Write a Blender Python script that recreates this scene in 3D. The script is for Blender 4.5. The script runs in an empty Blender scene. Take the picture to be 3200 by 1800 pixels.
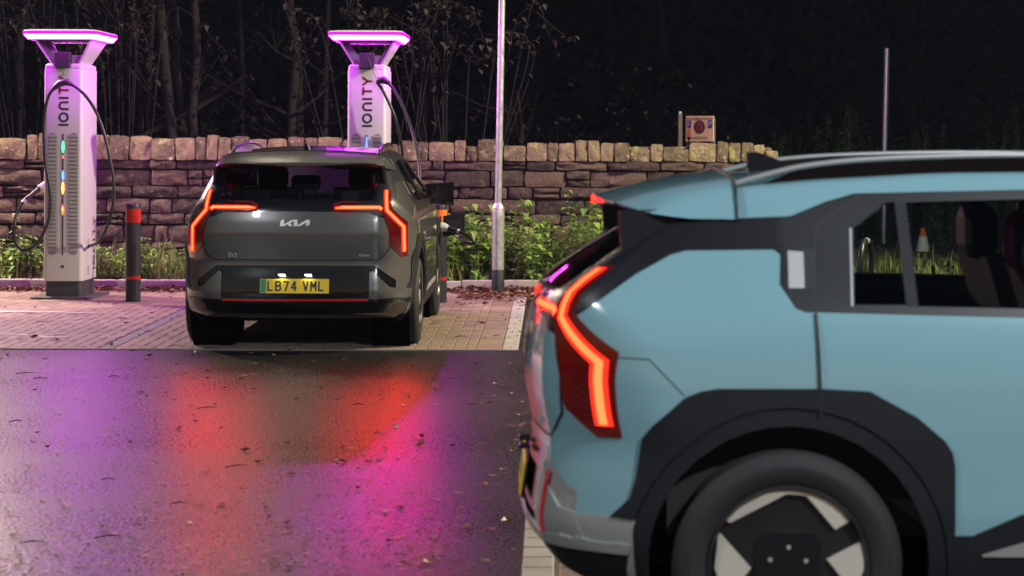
import bpy, bmesh, math, random
import numpy as np
from mathutils import Vector, Matrix
R = math.radians
random.seed(7); rng = np.random.default_rng(7)
scene = bpy.context.scene
col = scene.collection

# ------------------------------------------------------------------ camera
cam_d = bpy.data.cameras.new('camera'); cam = bpy.data.objects.new('camera', cam_d); col.objects.link(cam)
cam.location = (0, 0, 1.63)
cam.rotation_euler = (R(90), 0, 0)
cam.matrix_world = Matrix.Translation((0, 0, 1.63)) @ Matrix.Rotation(R(90), 4, 'X') @ Matrix.Rotation(.0035, 4, 'Z')
cam_d.sensor_width = 36; cam_d.lens = 36*6700/3200
cam_d.shift_x = -(1728-1600)/3200; cam_d.shift_y = -(900-433)/3200
cam_d.clip_start = .1; cam_d.clip_end = 400
cam_d.dof.use_dof = True; cam_d.dof.focus_distance = 16.6; cam_d.dof.aperture_fstop = 4.2
scene.camera = cam
# ------------------------------------------------------------------ world (night sky)
w = bpy.data.worlds.new('World'); scene.world = w; w.use_nodes = True
nt = w.node_tree; bg = nt.nodes['Background']
sky = nt.nodes.new('ShaderNodeTexSky'); sky.sky_type = 'NISHITA'; sky.sun_disc = False
sky.sun_elevation = R(-2); sky.sun_rotation = R(200); sky.air_density = 1.2
nt.links.new(sky.outputs[0], bg.inputs[0]); bg.inputs[1].default_value = .5
vs = scene.view_settings
vs.view_transform = 'Standard'; vs.look = 'None'; vs.gamma = 1; vs.exposure = .12; vs.use_curve_mapping = False
scene.cycles.use_denoising = True
scene.cycles.max_bounces = 8; scene.cycles.diffuse_bounces = 3; scene.cycles.glossy_bounces = 4
scene.cycles.transparent_max_bounces = 16; scene.cycles.caustics_reflective = False; scene.cycles.caustics_refractive = False
scene.cycles.sample_clamp_indirect = 4
scene.cycles.volume_bounces = 0

# street lamps of the car park: head position, aim, energy, colour, column foot, label
LAMPS = [   # head, aim, half beam angle, energy, colour, column foot, label
 ((-3.25,21.9,6.0), (-2.4,15.2,0), 62, 250, (1,.82,.62), (-.57,22.4), 'galvanised lamp column with a black foot just right of the grey car'),
 ((8.0,18.8,7.0), (.3,17.9,0), 52, 14500, (1,.87,.58), (9.6,18.6), 'tall lamp column beyond the right edge of the paved bay'),
 ((5.2,1.2,6.6), (2.0,6.4,.5), 58, 4200, (.90,.96,1), (6.8,.8), 'lamp column beside the photographer, facing the side of the blue car'),
 ((-6.5,3.5,6.5), (.4,7.6,.6), 46, 2000, (.90,.95,1), (-8.0,3.0), 'lamp column left of the photographer, facing the tail of the blue car'),
 ((-7.7,23.3,5.0), (-5.0,19.3,0), 60, 4500, (1,.78,.62), (-8.6,23.5), 'lamp column beyond the left end of the charging row'),
]

# ------------------------------------------------------------------ helpers
def link(o, parent=None):
    col.objects.link(o)
    if parent is not None: o.parent = parent
    return o
def empty(name, loc=(0,0,0), rz=0, parent=None):
    o = bpy.data.objects.new(name, None); o.location = loc; o.rotation_euler = (0,0,rz); o.empty_display_size = .2
    return link(o, parent)
def tag(o, label=None, cat=None, group=None, kind=None):
    for k, v in (('label',label),('category',cat),('group',group),('kind',kind)):
        if v: o[k] = v
    return o
def mesh_obj(name, me, parent=None, mat=None, loc=None):
    o = bpy.data.objects.new(name, me)
    if mat is not None and len(me.materials) == 0: me.materials.append(mat)
    if loc is not None: o.location = loc
    return link(o, parent)
class MB:
    """collects vertices and faces of ONE part"""
    def __init__(s): s.v = []; s.f = []; s.m = []; s.mats = []
    def mi(s, mat):
        if mat is None: return 0
        if mat not in s.mats: s.mats.append(mat)
        return s.mats.index(mat)
    def add(s, vs_, fs, mat=None):
        b = len(s.v); s.v += [tuple(p) for p in vs_]; i = s.mi(mat)
        for f in fs: s.f.append([b+k for k in f]); s.m.append(i)
        return s
    def box(s, a, b, mat=None, bev=0):
        x0,y0,z0 = a; x1,y1,z1 = b
        if bev <= 0:
            return s.add([(x0,y0,z0),(x1,y0,z0),(x1,y1,z0),(x0,y1,z0),(x0,y0,z1),(x1,y0,z1),(x1,y1,z1),(x0,y1,z1)],
                [(0,3,2,1),(4,5,6,7),(0,1,5,4),(1,2,6,5),(2,3,7,6),(3,0,4,7)], mat)
        bm = bmesh.new(); bmesh.ops.create_cube(bm, size=1)
        for v in bm.verts: v.co = ((x0+x1)/2+v.co.x*(x1-x0), (y0+y1)/2+v.co.y*(y1-y0), (z0+z1)/2+v.co.z*(z1-z0))
        bmesh.ops.bevel(bm, geom=bm.edges[:], offset=bev, segments=2, affect='EDGES', profile=.5)
        return s.addbm(bm, mat)
    def addbm(s, bm, mat=None):
        bm.verts.index_update()
        s.add([v.co[:] for v in bm.verts], [[v.index for v in f.verts] for f in bm.faces], mat); bm.free(); return s
    def prism(s, poly, h0, h1, axis='z', mat=None):
        """polygon (2d) extruded along an axis between h0 and h1"""
        n = len(poly)
        def p3(p, h): return {'z':(p[0],p[1],h),'y':(p[0],h,p[1]),'x':(h,p[0],p[1])}[axis]
        vs_ = [p3(p,h0) for p in poly]+[p3(p,h1) for p in poly]
        fs = [tuple(range(n))[::-1], tuple(range(n,2*n))]+[(i,(i+1)%n,n+(i+1)%n,n+i) for i in range(n)]
        return s.add(vs_, fs, mat)
    def tube(s, pts, r, n=8, mat=None, cap=True):
        pts = [Vector(p) for p in pts]; rs = r if isinstance(r,(list,tuple)) else [r]*len(pts)
        t0 = (pts[1]-pts[0]).normalized(); up = Vector((0,0,1)) if abs(t0.z) < .9 else Vector((1,0,0))
        a = t0.cross(up).normalized(); vs_ = []
        for i,p in enumerate(pts):
            t = (pts[min(i+1,len(pts)-1)]-pts[max(i-1,0)]).normalized()
            a = (a-t*a.dot(t)).normalized(); b = t.cross(a)
            for k in range(n):
                an = 2*math.pi*k/n; vs_.append(p+(a*math.cos(an)+b*math.sin(an))*rs[i])
        fs = [(i*n+k,i*n+(k+1)%n,(i+1)*n+(k+1)%n,(i+1)*n+k) for i in range(len(pts)-1) for k in range(n)]
        if cap: fs += [tuple(range(n))[::-1], tuple(range((len(pts)-1)*n,len(pts)*n))]
        return s.add(vs_, fs, mat)
    def lathe(s, prof, n=24, axis='z', c=(0,0,0), mat=None, closed=False, caps=True):
        vs_ = []; m = len(prof)
        for k in range(n):
            an = 2*math.pi*k/n; ca, sa = math.cos(an), math.sin(an)
            for (r,h) in prof:
                vs_.append({'z':(c[0]+r*ca,c[1]+r*sa,c[2]+h),'y':(c[0]+r*ca,c[1]+h,c[2]+r*sa)}[axis])
        fs = []
        for k in range(n):
            for j in range(m if closed else m-1):
                j2 = (j+1)%m
                fs.append((k*m+j, ((k+1)%n)*m+j, ((k+1)%n)*m+j2, k*m+j2))
        if not closed and caps:
            if prof[0][0] > 1e-5: fs.append(tuple(k*m for k in range(n)))
            if prof[-1][0] > 1e-5: fs.append(tuple(k*m+m-1 for k in range(n)))
        return s.add(vs_, fs, mat)
    def mesh(s, name='m', smooth=None):
        me = bpy.data.meshes.new(name); me.from_pydata([tuple(v) for v in s.v], [], s.f)
        for m in s.mats: me.materials.append(m)
        if len(s.mats) > 1: me.polygons.foreach_set('material_index', s.m)
        me.update()
        if smooth is not None:
            me.polygons.foreach_set('use_smooth', [True]*len(me.polygons))
            if smooth < 180: me.set_sharp_from_angle(angle=R(smooth))
        return me
    def build(s, name, mat=None, parent=None, smooth=None, loc=None):
        return mesh_obj(name, s.mesh(name, smooth), parent, mat, loc)
def spline(pts, n=40):
    """Catmull-Rom through 3d points"""
    P = [Vector(p) for p in pts]; P = [P[0]*2-P[1]]+P+[P[-1]*2-P[-2]]; out = []
    seg = len(P)-3
    for i in range(n+1):
        u = i/n*seg; k = min(int(u),seg-1); t = u-k
        a,b,c,d = P[k:k+4]
        out.append(.5*((2*b)+(c-a)*t+(2*a-5*b+4*c-d)*t*t+(3*b-a-3*c+d)*t**3))
    return out
def copy_tree(o, parent=None):
    c = o.copy(); link(c, parent)
    for ch in o.children: copy_tree(ch, c)
    return c

# ------------------------------------------------------------------ materials
MAT = {}
def nodes(name):
    m = bpy.data.materials.new(name); m.use_nodes = True; MAT[name] = m
    return m, m.node_tree, m.node_tree.nodes['Principled BSDF']
def N(nt, typ, **kw):
    n = nt.nodes.new(typ)
    for k, v in kw.items():
        if hasattr(n, k): setattr(n, k, v)
        else: n.inputs[k].default_value = v
    return n
def pm(name, c, rough=.5, metal=0, coat=0, var=0, scale=20, bump=0, bscale=60, emit=None, spec=.5, rvar=0):
    m, nt, b = nodes(name); L = nt.links.new
    b.inputs['Base Color'].default_value = (*c,1); b.inputs['Roughness'].default_value = rough
    b.inputs['Metallic'].default_value = metal; b.inputs['Coat Weight'].default_value = coat
    b.inputs['Coat Roughness'].default_value = .04; b.inputs['Specular IOR Level'].default_value = spec
    if emit:
        b.inputs['Emission Color'].default_value = (*emit[:3],1); b.inputs['Emission Strength'].default_value = emit[3]
    if var or bump or rvar:
        tc = N(nt,'ShaderNodeTexCoord')
    if var or rvar:
        n1 = N(nt,'ShaderNodeTexNoise', Scale=scale, Detail=6.0, Roughness=.65); L(tc.outputs['Object'], n1.inputs['Vector'])
    if var:
        mx = N(nt,'ShaderNodeMix', data_type='RGBA'); L(n1.outputs['Fac'], mx.inputs[0])
        mx.inputs[6].default_value = (*[x*(1-var) for x in c],1); mx.inputs[7].default_value = (*[min(1,x*(1+var)) for x in c],1)
        L(mx.outputs[2], b.inputs['Base Color'])
    if rvar:
        mr = N(nt,'ShaderNodeMapRange'); L(n1.outputs['Fac'], mr.inputs[0]); mr.inputs[1].default_value = .3; mr.inputs[2].default_value = .7
        mr.inputs[3].default_value = max(.02,rough-rvar); mr.inputs[4].default_value = min(1,rough+rvar); L(mr.outputs[0], b.inputs['Roughness'])
    if bump:
        n2 = N(nt,'ShaderNodeTexNoise', Scale=bscale, Detail=5.0); L(tc.outputs['Object'], n2.inputs['Vector'])
        bp = N(nt,'ShaderNodeBump', Strength=bump, Distance=.01); L(n2.outputs['Fac'], bp.inputs['Height']); L(bp.outputs[0], b.inputs['Normal'])
    return m
def emis(name, c, s):
    m, nt, b = nodes(name); nt.nodes.remove(b)
    e = N(nt,'ShaderNodeEmission', Color=(*c,1), Strength=s); nt.links.new(e.outputs[0], nt.nodes['Material Output'].inputs[0]); return m
def glass(name, tint, refl=1.0, rough=.02):
    m, nt, b = nodes(name); nt.nodes.remove(b); L = nt.links.new
    tr = N(nt,'ShaderNodeBsdfTransparent', Color=(*tint,1)); gl = N(nt,'ShaderNodeBsdfGlossy', Roughness=rough); gl.inputs['Color'].default_value = (refl,refl,refl,1)
    fr = N(nt,'ShaderNodeFresnel', IOR=1.45); mx = N(nt,'ShaderNodeMixShader')
    L(fr.outputs[0], mx.inputs[0]); L(tr.outputs[0], mx.inputs[1]); L(gl.outputs[0], mx.inputs[2]); L(mx.outputs[0], nt.nodes['Material Output'].inputs[0]); return m

def asphalt_mat():
    m, nt, b = nodes('asphalt'); L = nt.links.new
    tc = N(nt,'ShaderNodeTexCoord')
    fine = N(nt,'ShaderNodeTexNoise', Scale=62.0, Detail=5.0, Roughness=.75); L(tc.outputs['Object'], fine.inputs['Vector'])
    vor = N(nt,'ShaderNodeTexVoronoi', Scale=75.0); L(tc.outputs['Object'], vor.inputs['Vector'])
    mp = N(nt,'ShaderNodeMapping'); mp.inputs['Location'].default_value = (13.7,4.3,0); L(tc.outputs['Object'], mp.inputs[0])
    big = N(nt,'ShaderNodeTexNoise', Scale=.55, Detail=5.0, Roughness=.6); L(mp.outputs[0], big.inputs['Vector'])
    cr = N(nt,'ShaderNodeValToRGB'); L(fine.outputs['Fac'], cr.inputs[0])
    cr.color_ramp.elements[0].position = .46; cr.color_ramp.elements[0].color = (.003,.003,.003,1)
    cr.color_ramp.elements[1].position = .68; cr.color_ramp.elements[1].color = (.062,.057,.051,1)
    mx = N(nt,'ShaderNodeMix', data_type='RGBA', blend_type='MULTIPLY'); mx.inputs[0].default_value = .75
    c2 = N(nt,'ShaderNodeValToRGB'); L(big.outputs['Fac'], c2.inputs[0])
    c2.color_ramp.elements[0].position = .33; c2.color_ramp.elements[0].color = (.5,.48,.47,1); c2.color_ramp.elements[1].position = .68; c2.color_ramp.elements[1].color = (1,1,1,1)
    L(cr.outputs[0], mx.inputs[6]); L(c2.outputs[0], mx.inputs[7]); L(mx.outputs[2], b.inputs['Base Color'])
    mr = N(nt,'ShaderNodeMapRange'); L(big.outputs['Fac'], mr.inputs[0]); mr.inputs[1].default_value = .35; mr.inputs[2].default_value = .65
    mr.inputs[3].default_value = .0; mr.inputs[4].default_value = .10
    gr = N(nt,'ShaderNodeMapRange'); L(fine.outputs['Fac'], gr.inputs[0]); gr.inputs[1].default_value = .40; gr.inputs[2].default_value = .62; gr.inputs[3].default_value = .15; gr.inputs[4].default_value = .46
    ra = N(nt,'ShaderNodeMath', operation='ADD'); L(mr.outputs[0], ra.inputs[0]); L(gr.outputs[0], ra.inputs[1]); L(ra.outputs[0], b.inputs['Roughness'])
    sp = N(nt,'ShaderNodeMapRange'); L(fine.outputs['Fac'], sp.inputs[0]); sp.inputs[1].default_value = .38; sp.inputs[2].default_value = .66; sp.inputs[3].default_value = .08; sp.inputs[4].default_value = .72; L(sp.outputs[0], b.inputs['Specular IOR Level'])
    ad = N(nt,'ShaderNodeMath', operation='ADD'); L(fine.outputs['Fac'], ad.inputs[0]); L(vor.outputs['Distance'], ad.inputs[1])
    bp = N(nt,'ShaderNodeBump', Strength=.22, Distance=.006); L(ad.outputs[0], bp.inputs['Height']); L(bp.outputs[0], b.inputs['Normal'])
    return m
def paver_mat(name, c, c2):
    m, nt, b = nodes(name); L = nt.links.new
    tc = N(nt,'ShaderNodeTexCoord'); oi = N(nt,'ShaderNodeObjectInfo'); ge = N(nt,'ShaderNodeNewGeometry')
    mx = N(nt,'ShaderNodeMix', data_type='RGBA'); mx.inputs[6].default_value = (*c,1); mx.inputs[7].default_value = (*c2,1)
    L(ge.outputs['Random Per Island'], mx.inputs[0])
    n1 = N(nt,'ShaderNodeTexNoise', Scale=2.2, Detail=6.0); L(ge.outputs['Position'], n1.inputs['Vector'])
    n2 = N(nt,'ShaderNodeTexNoise', Scale=120.0, Detail=3.0); L(ge.outputs['Position'], n2.inputs['Vector'])
    cr = N(nt,'ShaderNodeValToRGB'); L(n1.outputs['Fac'], cr.inputs[0]); cr.color_ramp.elements[0].position = .3; cr.color_ramp.elements[0].color = (.62,.6,.58,1); cr.color_ramp.elements[1].position = .65
    m2 = N(nt,'ShaderNodeMix', data_type='RGBA', blend_type='MULTIPLY'); m2.inputs[0].default_value = .8; L(mx.outputs[2], m2.inputs[6]); L(cr.outputs[0], m2.inputs[7])
    m3 = N(nt,'ShaderNodeMix', data_type='RGBA', blend_type='MULTIPLY'); m3.inputs[0].default_value = .35; L(m2.outputs[2], m3.inputs[6]); L(n2.outputs['Fac'], m3.inputs[7]); L(m3.outputs[2], b.inputs['Base Color'])
    b.inputs['Roughness'].default_value = .62
    bp = N(nt,'ShaderNodeBump', Strength=.35, Distance=.004); L(n2.outputs['Fac'], bp.inputs['Height']); L(bp.outputs[0], b.inputs['Normal'])
    return m
def stone_mat(name, dark, light, lichen, lich_amt, lich_col):
    m, nt, b = nodes(name); L = nt.links.new
    ge = N(nt,'ShaderNodeNewGeometry'); oi = N(nt,'ShaderNodeObjectInfo')
    n1 = N(nt,'ShaderNodeTexNoise', Scale=13.0, Detail=9.0, Roughness=.78); L(ge.outputs['Position'], n1.inputs['Vector'])
    ad = N(nt,'ShaderNodeMath', operation='MULTIPLY_ADD'); L(oi.outputs['Random'], ad.inputs[0]); ad.inputs[1].default_value = .55; L(n1.outputs['Fac'], ad.inputs[2])
    cr = N(nt,'ShaderNodeValToRGB'); L(ad.outputs[0], cr.inputs[0]); cr.color_ramp.elements[0].position = .38; cr.color_ramp.elements[0].color = (*dark,1); cr.color_ramp.elements[1].position = 1.05 if False else 1.0; cr.color_ramp.elements[1].color = (*light,1)
    n3 = N(nt,'ShaderNodeTexNoise', Scale=5.5, Detail=4.0, Roughness=.6); L(ge.outputs['Position'], n3.inputs['Vector'])
    r3 = N(nt,'ShaderNodeValToRGB'); L(n3.outputs['Fac'], r3.inputs[0]); r3.color_ramp.elements[0].position = lich_amt; r3.color_ramp.elements[1].position = min(.99,lich_amt+.1)
    mx = N(nt,'ShaderNodeMix', data_type='RGBA'); L(r3.outputs[0], mx.inputs[0]); L(cr.outputs[0], mx.inputs[6]); mx.inputs[7].default_value = (*lich_col,1)
    v = N(nt,'ShaderNodeTexNoise', Scale=26.0, Detail=3.0); L(ge.outputs['Position'], v.inputs['Vector'])
    r4 = N(nt,'ShaderNodeValToRGB'); L(v.outputs['Fac'], r4.inputs[0]); r4.color_ramp.elements[0].position = lichen; r4.color_ramp.elements[1].position = lichen+.05
    m2 = N(nt,'ShaderNodeMix', data_type='RGBA'); L(r4.outputs[0], m2.inputs[0]); L(mx.outputs[2], m2.inputs[6]); m2.inputs[7].default_value = (.55,.5,.4,1)
    L(m2.outputs[2], b.inputs['Base Color']); b.inputs['Roughness'].default_value = .85
    n2 = N(nt,'ShaderNodeTexNoise', Scale=22.0, Detail=9.0, Roughness=.72); L(ge.outputs['Position'], n2.inputs['Vector'])
    bp = N(nt,'ShaderNodeBump', Strength=1.0, Distance=.06); L(n2.outputs['Fac'], bp.inputs['Height']); L(bp.outputs[0], b.inputs['Normal'])
    return m
def leaf_mat(name, c, c2, trans=.3):
    m, nt, b = nodes(name); L = nt.links.new
    ge = N(nt,'ShaderNodeNewGeometry'); mx = N(nt,'ShaderNodeMix', data_type='RGBA'); L(ge.outputs['Random Per Island'], mx.inputs[0])
    mx.inputs[6].default_value = (*c,1); mx.inputs[7].default_value = (*c2,1); L(mx.outputs[2], b.inputs['Base Color'])
    b.inputs['Roughness'].default_value = .5
    tl = N(nt,'ShaderNodeBsdfTranslucent'); L(mx.outputs[2], tl.inputs[0]); ms = N(nt,'ShaderNodeMixShader'); ms.inputs[0].default_value = trans
    L(b.outputs[0], ms.inputs[1]); L(tl.outputs[0], ms.inputs[2]); L(ms.outputs[0], nt.nodes['Material Output'].inputs[0]); return m

asphalt_mat()
paver_mat('paver', (.25,.178,.132), (.37,.275,.21)); paver_mat('paver_brown', (.17,.115,.085), (.23,.165,.12)); paver_mat('paver_pale', (.45,.43,.40), (.52,.50,.46)); paver_mat('paver_grey', (.19,.19,.20), (.22,.22,.23))
pm('joint_sand', (.085,.065,.05), .9, var=.3, scale=30)
stone_mat('stone', (.014,.010,.011), (.145,.097,.075), .72, .64, (.22,.14,.10))
stone_mat('coping', (.07,.055,.035), (.32,.25,.15), .64, .56, (.38,.33,.14))
pm('mortar', (.022,.017,.015), .95, var=.4, scale=25, bump=.5, bscale=50)
pm('soil', (.035,.025,.018), .95, var=.5, scale=12, bump=.8, bscale=25)
pm('kerb_concrete', (.27,.25,.225), .85, var=.35, scale=9, bump=.3, bscale=90)
pm('white_paint', (.5,.48,.46), .6, var=.15, scale=14)
pm('charger_white', (.47,.47,.47), .38, var=.03, scale=6); pm('charger_grey', (.23,.23,.235), .5); pm('slat_grey', (.34,.34,.345), .5); pm('charger_base', (.035,.036,.045), .55, bump=.1)
pm('plate_steel', (.10,.095,.09), .55, metal=.3, var=.3, scale=15); pm('black_rubber', (.012,.012,.013), .42); pm('black_plastic', (.016,.016,.018), .45)
pm('galvanised', (.52,.53,.53), .38, metal=.75, var=.22, scale=22, rvar=.12); pm('column_black', (.02,.021,.026), .4, var=.4, scale=16, rvar=.15)
pm('bollard_black', (.016,.017,.024), .4); pm('reflector_red', (.42,.012,.008), .25, coat=.6); pm('reflector_orange', (.85,.17,.03), .25, coat=.5)
pm('reflector_white', (.75,.76,.74), .35)
emis('halo_light', (.72,.010,1.0), 140.0); emis('halo_edge', (.85,.006,1.0), 2.2); emis('halo_down', (.78,.008,1.0), 45.0); emis('lamp_lens', (1,.95,.85), 30.0)
emis('led_green', (.05,1,.25), 3.0); emis('led_red', (1,.10,.03), 3.5); emis('led_orange', (1,.30,.06), 4.0); emis('led_blue', (.06,.18,1), 4.5)
pm('letter_navy', (.008,.010,.06), .5); pm('letter_purple', (.045,.008,.035), .5); pm('letter_red', (.16,.006,.012), .5); pm('letter_grey', (.62,.60,.62), .5)
# ================================================================== SETTING
# ---- asphalt ground sheet to the horizon
g = MB(); g.add([(-150,-60,0),(150,-60,0),(150,260,0),(-150,260,0)], [(0,1,2,3)])
tag(g.build('asphalt_ground', MAT['asphalt']), kind='structure')

# ---- block paved charging bays: herringbone of 200 x 100 blocks
def block_mesh(w, d, t=.012, ch=.006, zt=.010):
    m = MB(); a, b = w/2, d/2
    m.add([(-a,-b,zt-t),(a,-b,zt-t),(a,b,zt-t),(-a,b,zt-t),(-a,-b,zt-.004),(a,-b,zt-.004),(a,b,zt-.004),(-a,b,zt-.004),
           (-a+ch,-b+ch,zt),(a-ch,-b+ch,zt),(a-ch,b-ch,zt),(-a+ch,b-ch,zt)],
          [(0,1,5,4),(1,2,6,5),(2,3,7,6),(3,0,4,7),(4,5,9,8),(5,6,10,9),(6,7,11,10),(7,4,8,11),(8,9,10,11)])
    return m
def herringbone(x0, x1, y0, y1, u=.1):
    out = []; ni = int((x1-x0)/u)+4; nj = int((y1-y0)/u)+4
    for i in range(-2, ni):
        for j in range(-2, nj):
            s = (i-j) % 4
            if s == 0: r = (x0+i*u, y0+j*u, x0+(i+2)*u, y0+(j+1)*u)
            elif s == 3: r = (x0+i*u, y0+j*u, x0+(i+1)*u, y0+(j+2)*u)
            else: continue
            a, b, c, d = max(r[0],x0), max(r[1],y0), min(r[2],x1), min(r[3],y1)
            if c-a > .03 and d-b > .03: out.append((a,b,c,d))
    return out
def lay(root, rects, mat, n_objects, name='paver', gap=.005, near=(0,0)):
    rects = sorted(rects, key=lambda r: (r[1]+r[3])/2+.15*abs((r[0]+r[2])/2-near[0]))
    cache = {}; rest = MB()
    for k, (a,b,c,d) in enumerate(rects):
        w_, d_ = round(c-a-gap,3), round(d-b-gap,3); cx, cy = (a+c)/2, (b+d)/2
        dz = random.uniform(-.0012,.0012)
        if k < n_objects:
            if (w_,d_) not in cache:
                cache[(w_,d_)] = block_mesh(w_,d_).mesh(name); cache[(w_,d_)].materials.append(MAT[mat])
            o = mesh_obj(name, cache[(w_,d_)], root); o.location = (cx,cy,dz)
            o.rotation_euler = (random.uniform(-.006,.006), random.uniform(-.006,.006), random.uniform(-.012,.012))
        else:
            bm_ = block_mesh(w_,d_); rest.add([(v[0]+cx,v[1]+cy,v[2]+dz) for v in bm_.v], bm_.f)
    if rest.v: tag(rest.build(name+'_field', MAT[mat], root), kind='stuff')
YE = 16.46
bed = MB(); bed.add([(-9,YE-.03,.004),(-.26,YE-.03,.004),(-.26,22.72,.004),(-9,22.72,.004)], [(0,1,2,3)])
paving = tag(bed.build('bay_paving', MAT['joint_sand']), kind='structure')
lay(paving, herringbone(-3.37,-.59,YE,22.70), 'paver', 190, near=(-1.5,0))
lay(paving, herringbone(-9.0,-3.48,YE,22.70), 'paver', 100, near=(-4,0))
lay(paving, [(-.59,YE+k*.1,-.39,YE+(k+1)*.1) for k in range(62)], 'paver', 10, 'edge_paver')
lay(paving, [(-.39,YE+k*.2,-.26,YE+(k+1)*.2) for k in range(31)], 'paver_pale', 31, 'edging_block', gap=.008)
lay(paving, [(-3.48,YE+k*.2,-3.37,YE+(k+1)*.2) for k in range(31)], 'paver_grey', 31, 'bay_line_paver')
k_ = MB(); k_.box((-9,YE-.045,-.03),(-.26,YE-.003,.0085)); k_.build('flush_edging', MAT['paver_grey'], paving)

# ---- bay under the blue car
bed = MB(); bed.add([(-.115,2.5,.004),(5.5,2.5,.004),(5.5,10.6,.004),(-.115,10.6,.004)], [(0,1,2,3)])
paving2 = tag(bed.build('near_bay_paving', MAT['joint_sand']), kind='structure')
lay(paving2, [(-.115,7.3+k*.2,.015,7.3+(k+1)*.2) for k in range(16)], 'paver_pale', 16, 'edging_block', gap=.010)
lay(paving2, herringbone(.025,5.4,6.2,10.55), 'paver_brown', 0, near=(.2,0))

# ---- painted remains on the paving of the left bay
def paint_strip(pts, wid, name, label):
    m = MB(); n = len(pts); v = []
    for i,(x,y) in enumerate(pts):
        ww = wid[i]/2; v += [(x,y-ww,.0135),(x,y+ww,.0135)]
    m.add(v, [(2*i,2*i+2,2*i+3,2*i+1) for i in range(n-1)])
    tag(m.build(name, MAT['white_paint']), label, 'marking')
paint_strip([(-5.5,19.78),(-5.15,19.84),(-4.9,19.86),(-4.6,19.80),(-4.3,19.72),(-4.05,19.68)], [.16,.18,.12,.09,.07,.03], 'painted_marking', 'worn white painted line on the pale pavers in front of the left charger')
paint_strip([(-4.6,17.58),(-4.35,17.52),(-4.16,17.40),(-4.08,17.30),(-3.98,17.36),(-3.80,17.42)], [.08,.07,.10,.13,.07,.02], 'painted_marking', 'shorter worn white paint patch close to the asphalt edge at far left')

# ---- kerb
kb = empty('kerb', (0,22.72,0)); tag(kb, kind='structure')
x = -9.2; kc = {}
while x < 2.4:
    L_ = .915
    if 'k' not in kc:
        m = MB(); m.box((-.4555,0,-.1),(.4555,.13,.118), bev=.018); kc['k'] = m.mesh('kerb_stone', 40); kc['k'].materials.append(MAT['kerb_concrete'])
    o = mesh_obj('kerb_stone', kc['k'], kb); o.location = (x+L_/2, random.uniform(-.006,.006), random.uniform(-.008,.006)); o.rotation_euler = (0, random.uniform(-.006,.006), random.uniform(-.006,.006))
    x += L_
# ---- soil bed between kerb and wall, verge on the right, ground behind the wall
def bumpy(name, x0, x1, y0, y1, z, amp, step, mat, kind='structure'):
    nx, ny = int((x1-x0)/step)+1, int((y1-y0)/step)+1; m = MB(); v = []
    for j in range(ny):
        for i in range(nx):
            px, py = x0+(x1-x0)*i/(nx-1), y0+(y1-y0)*j/(ny-1)
            v.append((px,py,z+amp*(math.sin(px*2.3+py*1.1)*.4+math.sin(px*5.1-py*3.7)*.3+random.uniform(-.3,.3))))
    m.add(v, [(j*nx+i,j*nx+i+1,(j+1)*nx+i+1,(j+1)*nx+i) for j in range(ny-1) for i in range(nx-1)])
    return tag(m.build(name, MAT[mat], smooth=180), kind=kind)
bumpy('soil_bed', -9.2, 2.6, 22.83, 24.35, .10, .03, .12, 'soil')
bumpy('verge_soil', 2.6, 14, 21.5, 30, .03, .03, .25, 'soil')
bumpy('woodland_floor', -40, 45, 24.7, 60, .25, .25, 1.0, 'soil')

# ---- dry stone wall
wall = tag(empty('stone_wall', (0,24.3,0)), 'old rubble stone wall with upright coping stones behind the charging bays', 'wall', kind='thing')
core = MB(); core.box((-9.2,.085,0),(2.52,.40,1.40)); core.build('mortar_core', MAT['mortar'], wall)
def stone_variants(n, nx, nz, bulge, rough, prefix, mat, corner):
    out = []
    for k in range(n):
        m = MB(); v = []; ph = [random.uniform(0,6.28) for _ in range(6)]
        for j in range(nz+1):
            for i in range(nx+1):
                a, b = i/nx*2-1, j/nz*2-1
                e = max(abs(a),abs(b)); edge = (i in (0,nx)) or (j in (0,nz))
                d = 0 if edge else bulge*(1-.35*e)+rough*(math.sin(3*a+ph[0])*math.cos(2.6*b+ph[1])+.6*math.sin(6*a+ph[2]+b*3))+random.uniform(-.25,.25)*rough
                r = 1-corner*(abs(a)**4*abs(b)**4)
                jx, jz = random.uniform(-.05,.05)/(1 if not edge else 1.3), random.uniform(-.06,.06)
                v.append((a*.5*r+jx*.5*.6, -d, b*.5*r+jz*.5*.6))
        nv = len(v); ring = [i for i in range(nx+1)]+[(j)*(nx+1)+nx for j in range(1,nz+1)]+[nz*(nx+1)+i for i in range(nx-1,-1,-1)]+[j*(nx+1) for j in range(nz-1,0,-1)]
        f = [(j*(nx+1)+i,j*(nx+1)+i+1,(j+1)*(nx+1)+i+1,(j+1)*(nx+1)+i) for j in range(nz) for i in range(nx)]
        for q, r_ in enumerate(ring): v.append((v[r_][0]*.97, .45, v[r_][2]*.97))
        nr = len(ring); f += [(ring[q],nv+q,nv+(q+1)%nr,ring[(q+1)%nr]) for q in range(nr)]
        m.add(v, f); me = m.mesh(prefix, 60); me.materials.append(MAT[mat]); out.append(me)
    return out
SV = stone_variants(16, 6, 4, .10, .10, 'stone', 'stone', .05)
CV = stone_variants(14, 5, 5, .03, .05, 'coping_stone', 'coping', .05)
z = .10; hs = [.19,.15,.20,.13,.17,.14,.19,.12]
rem = 1.385-z; sc_ = rem/sum(hs); hs = [h_*sc_ for h_ in hs]
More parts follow.
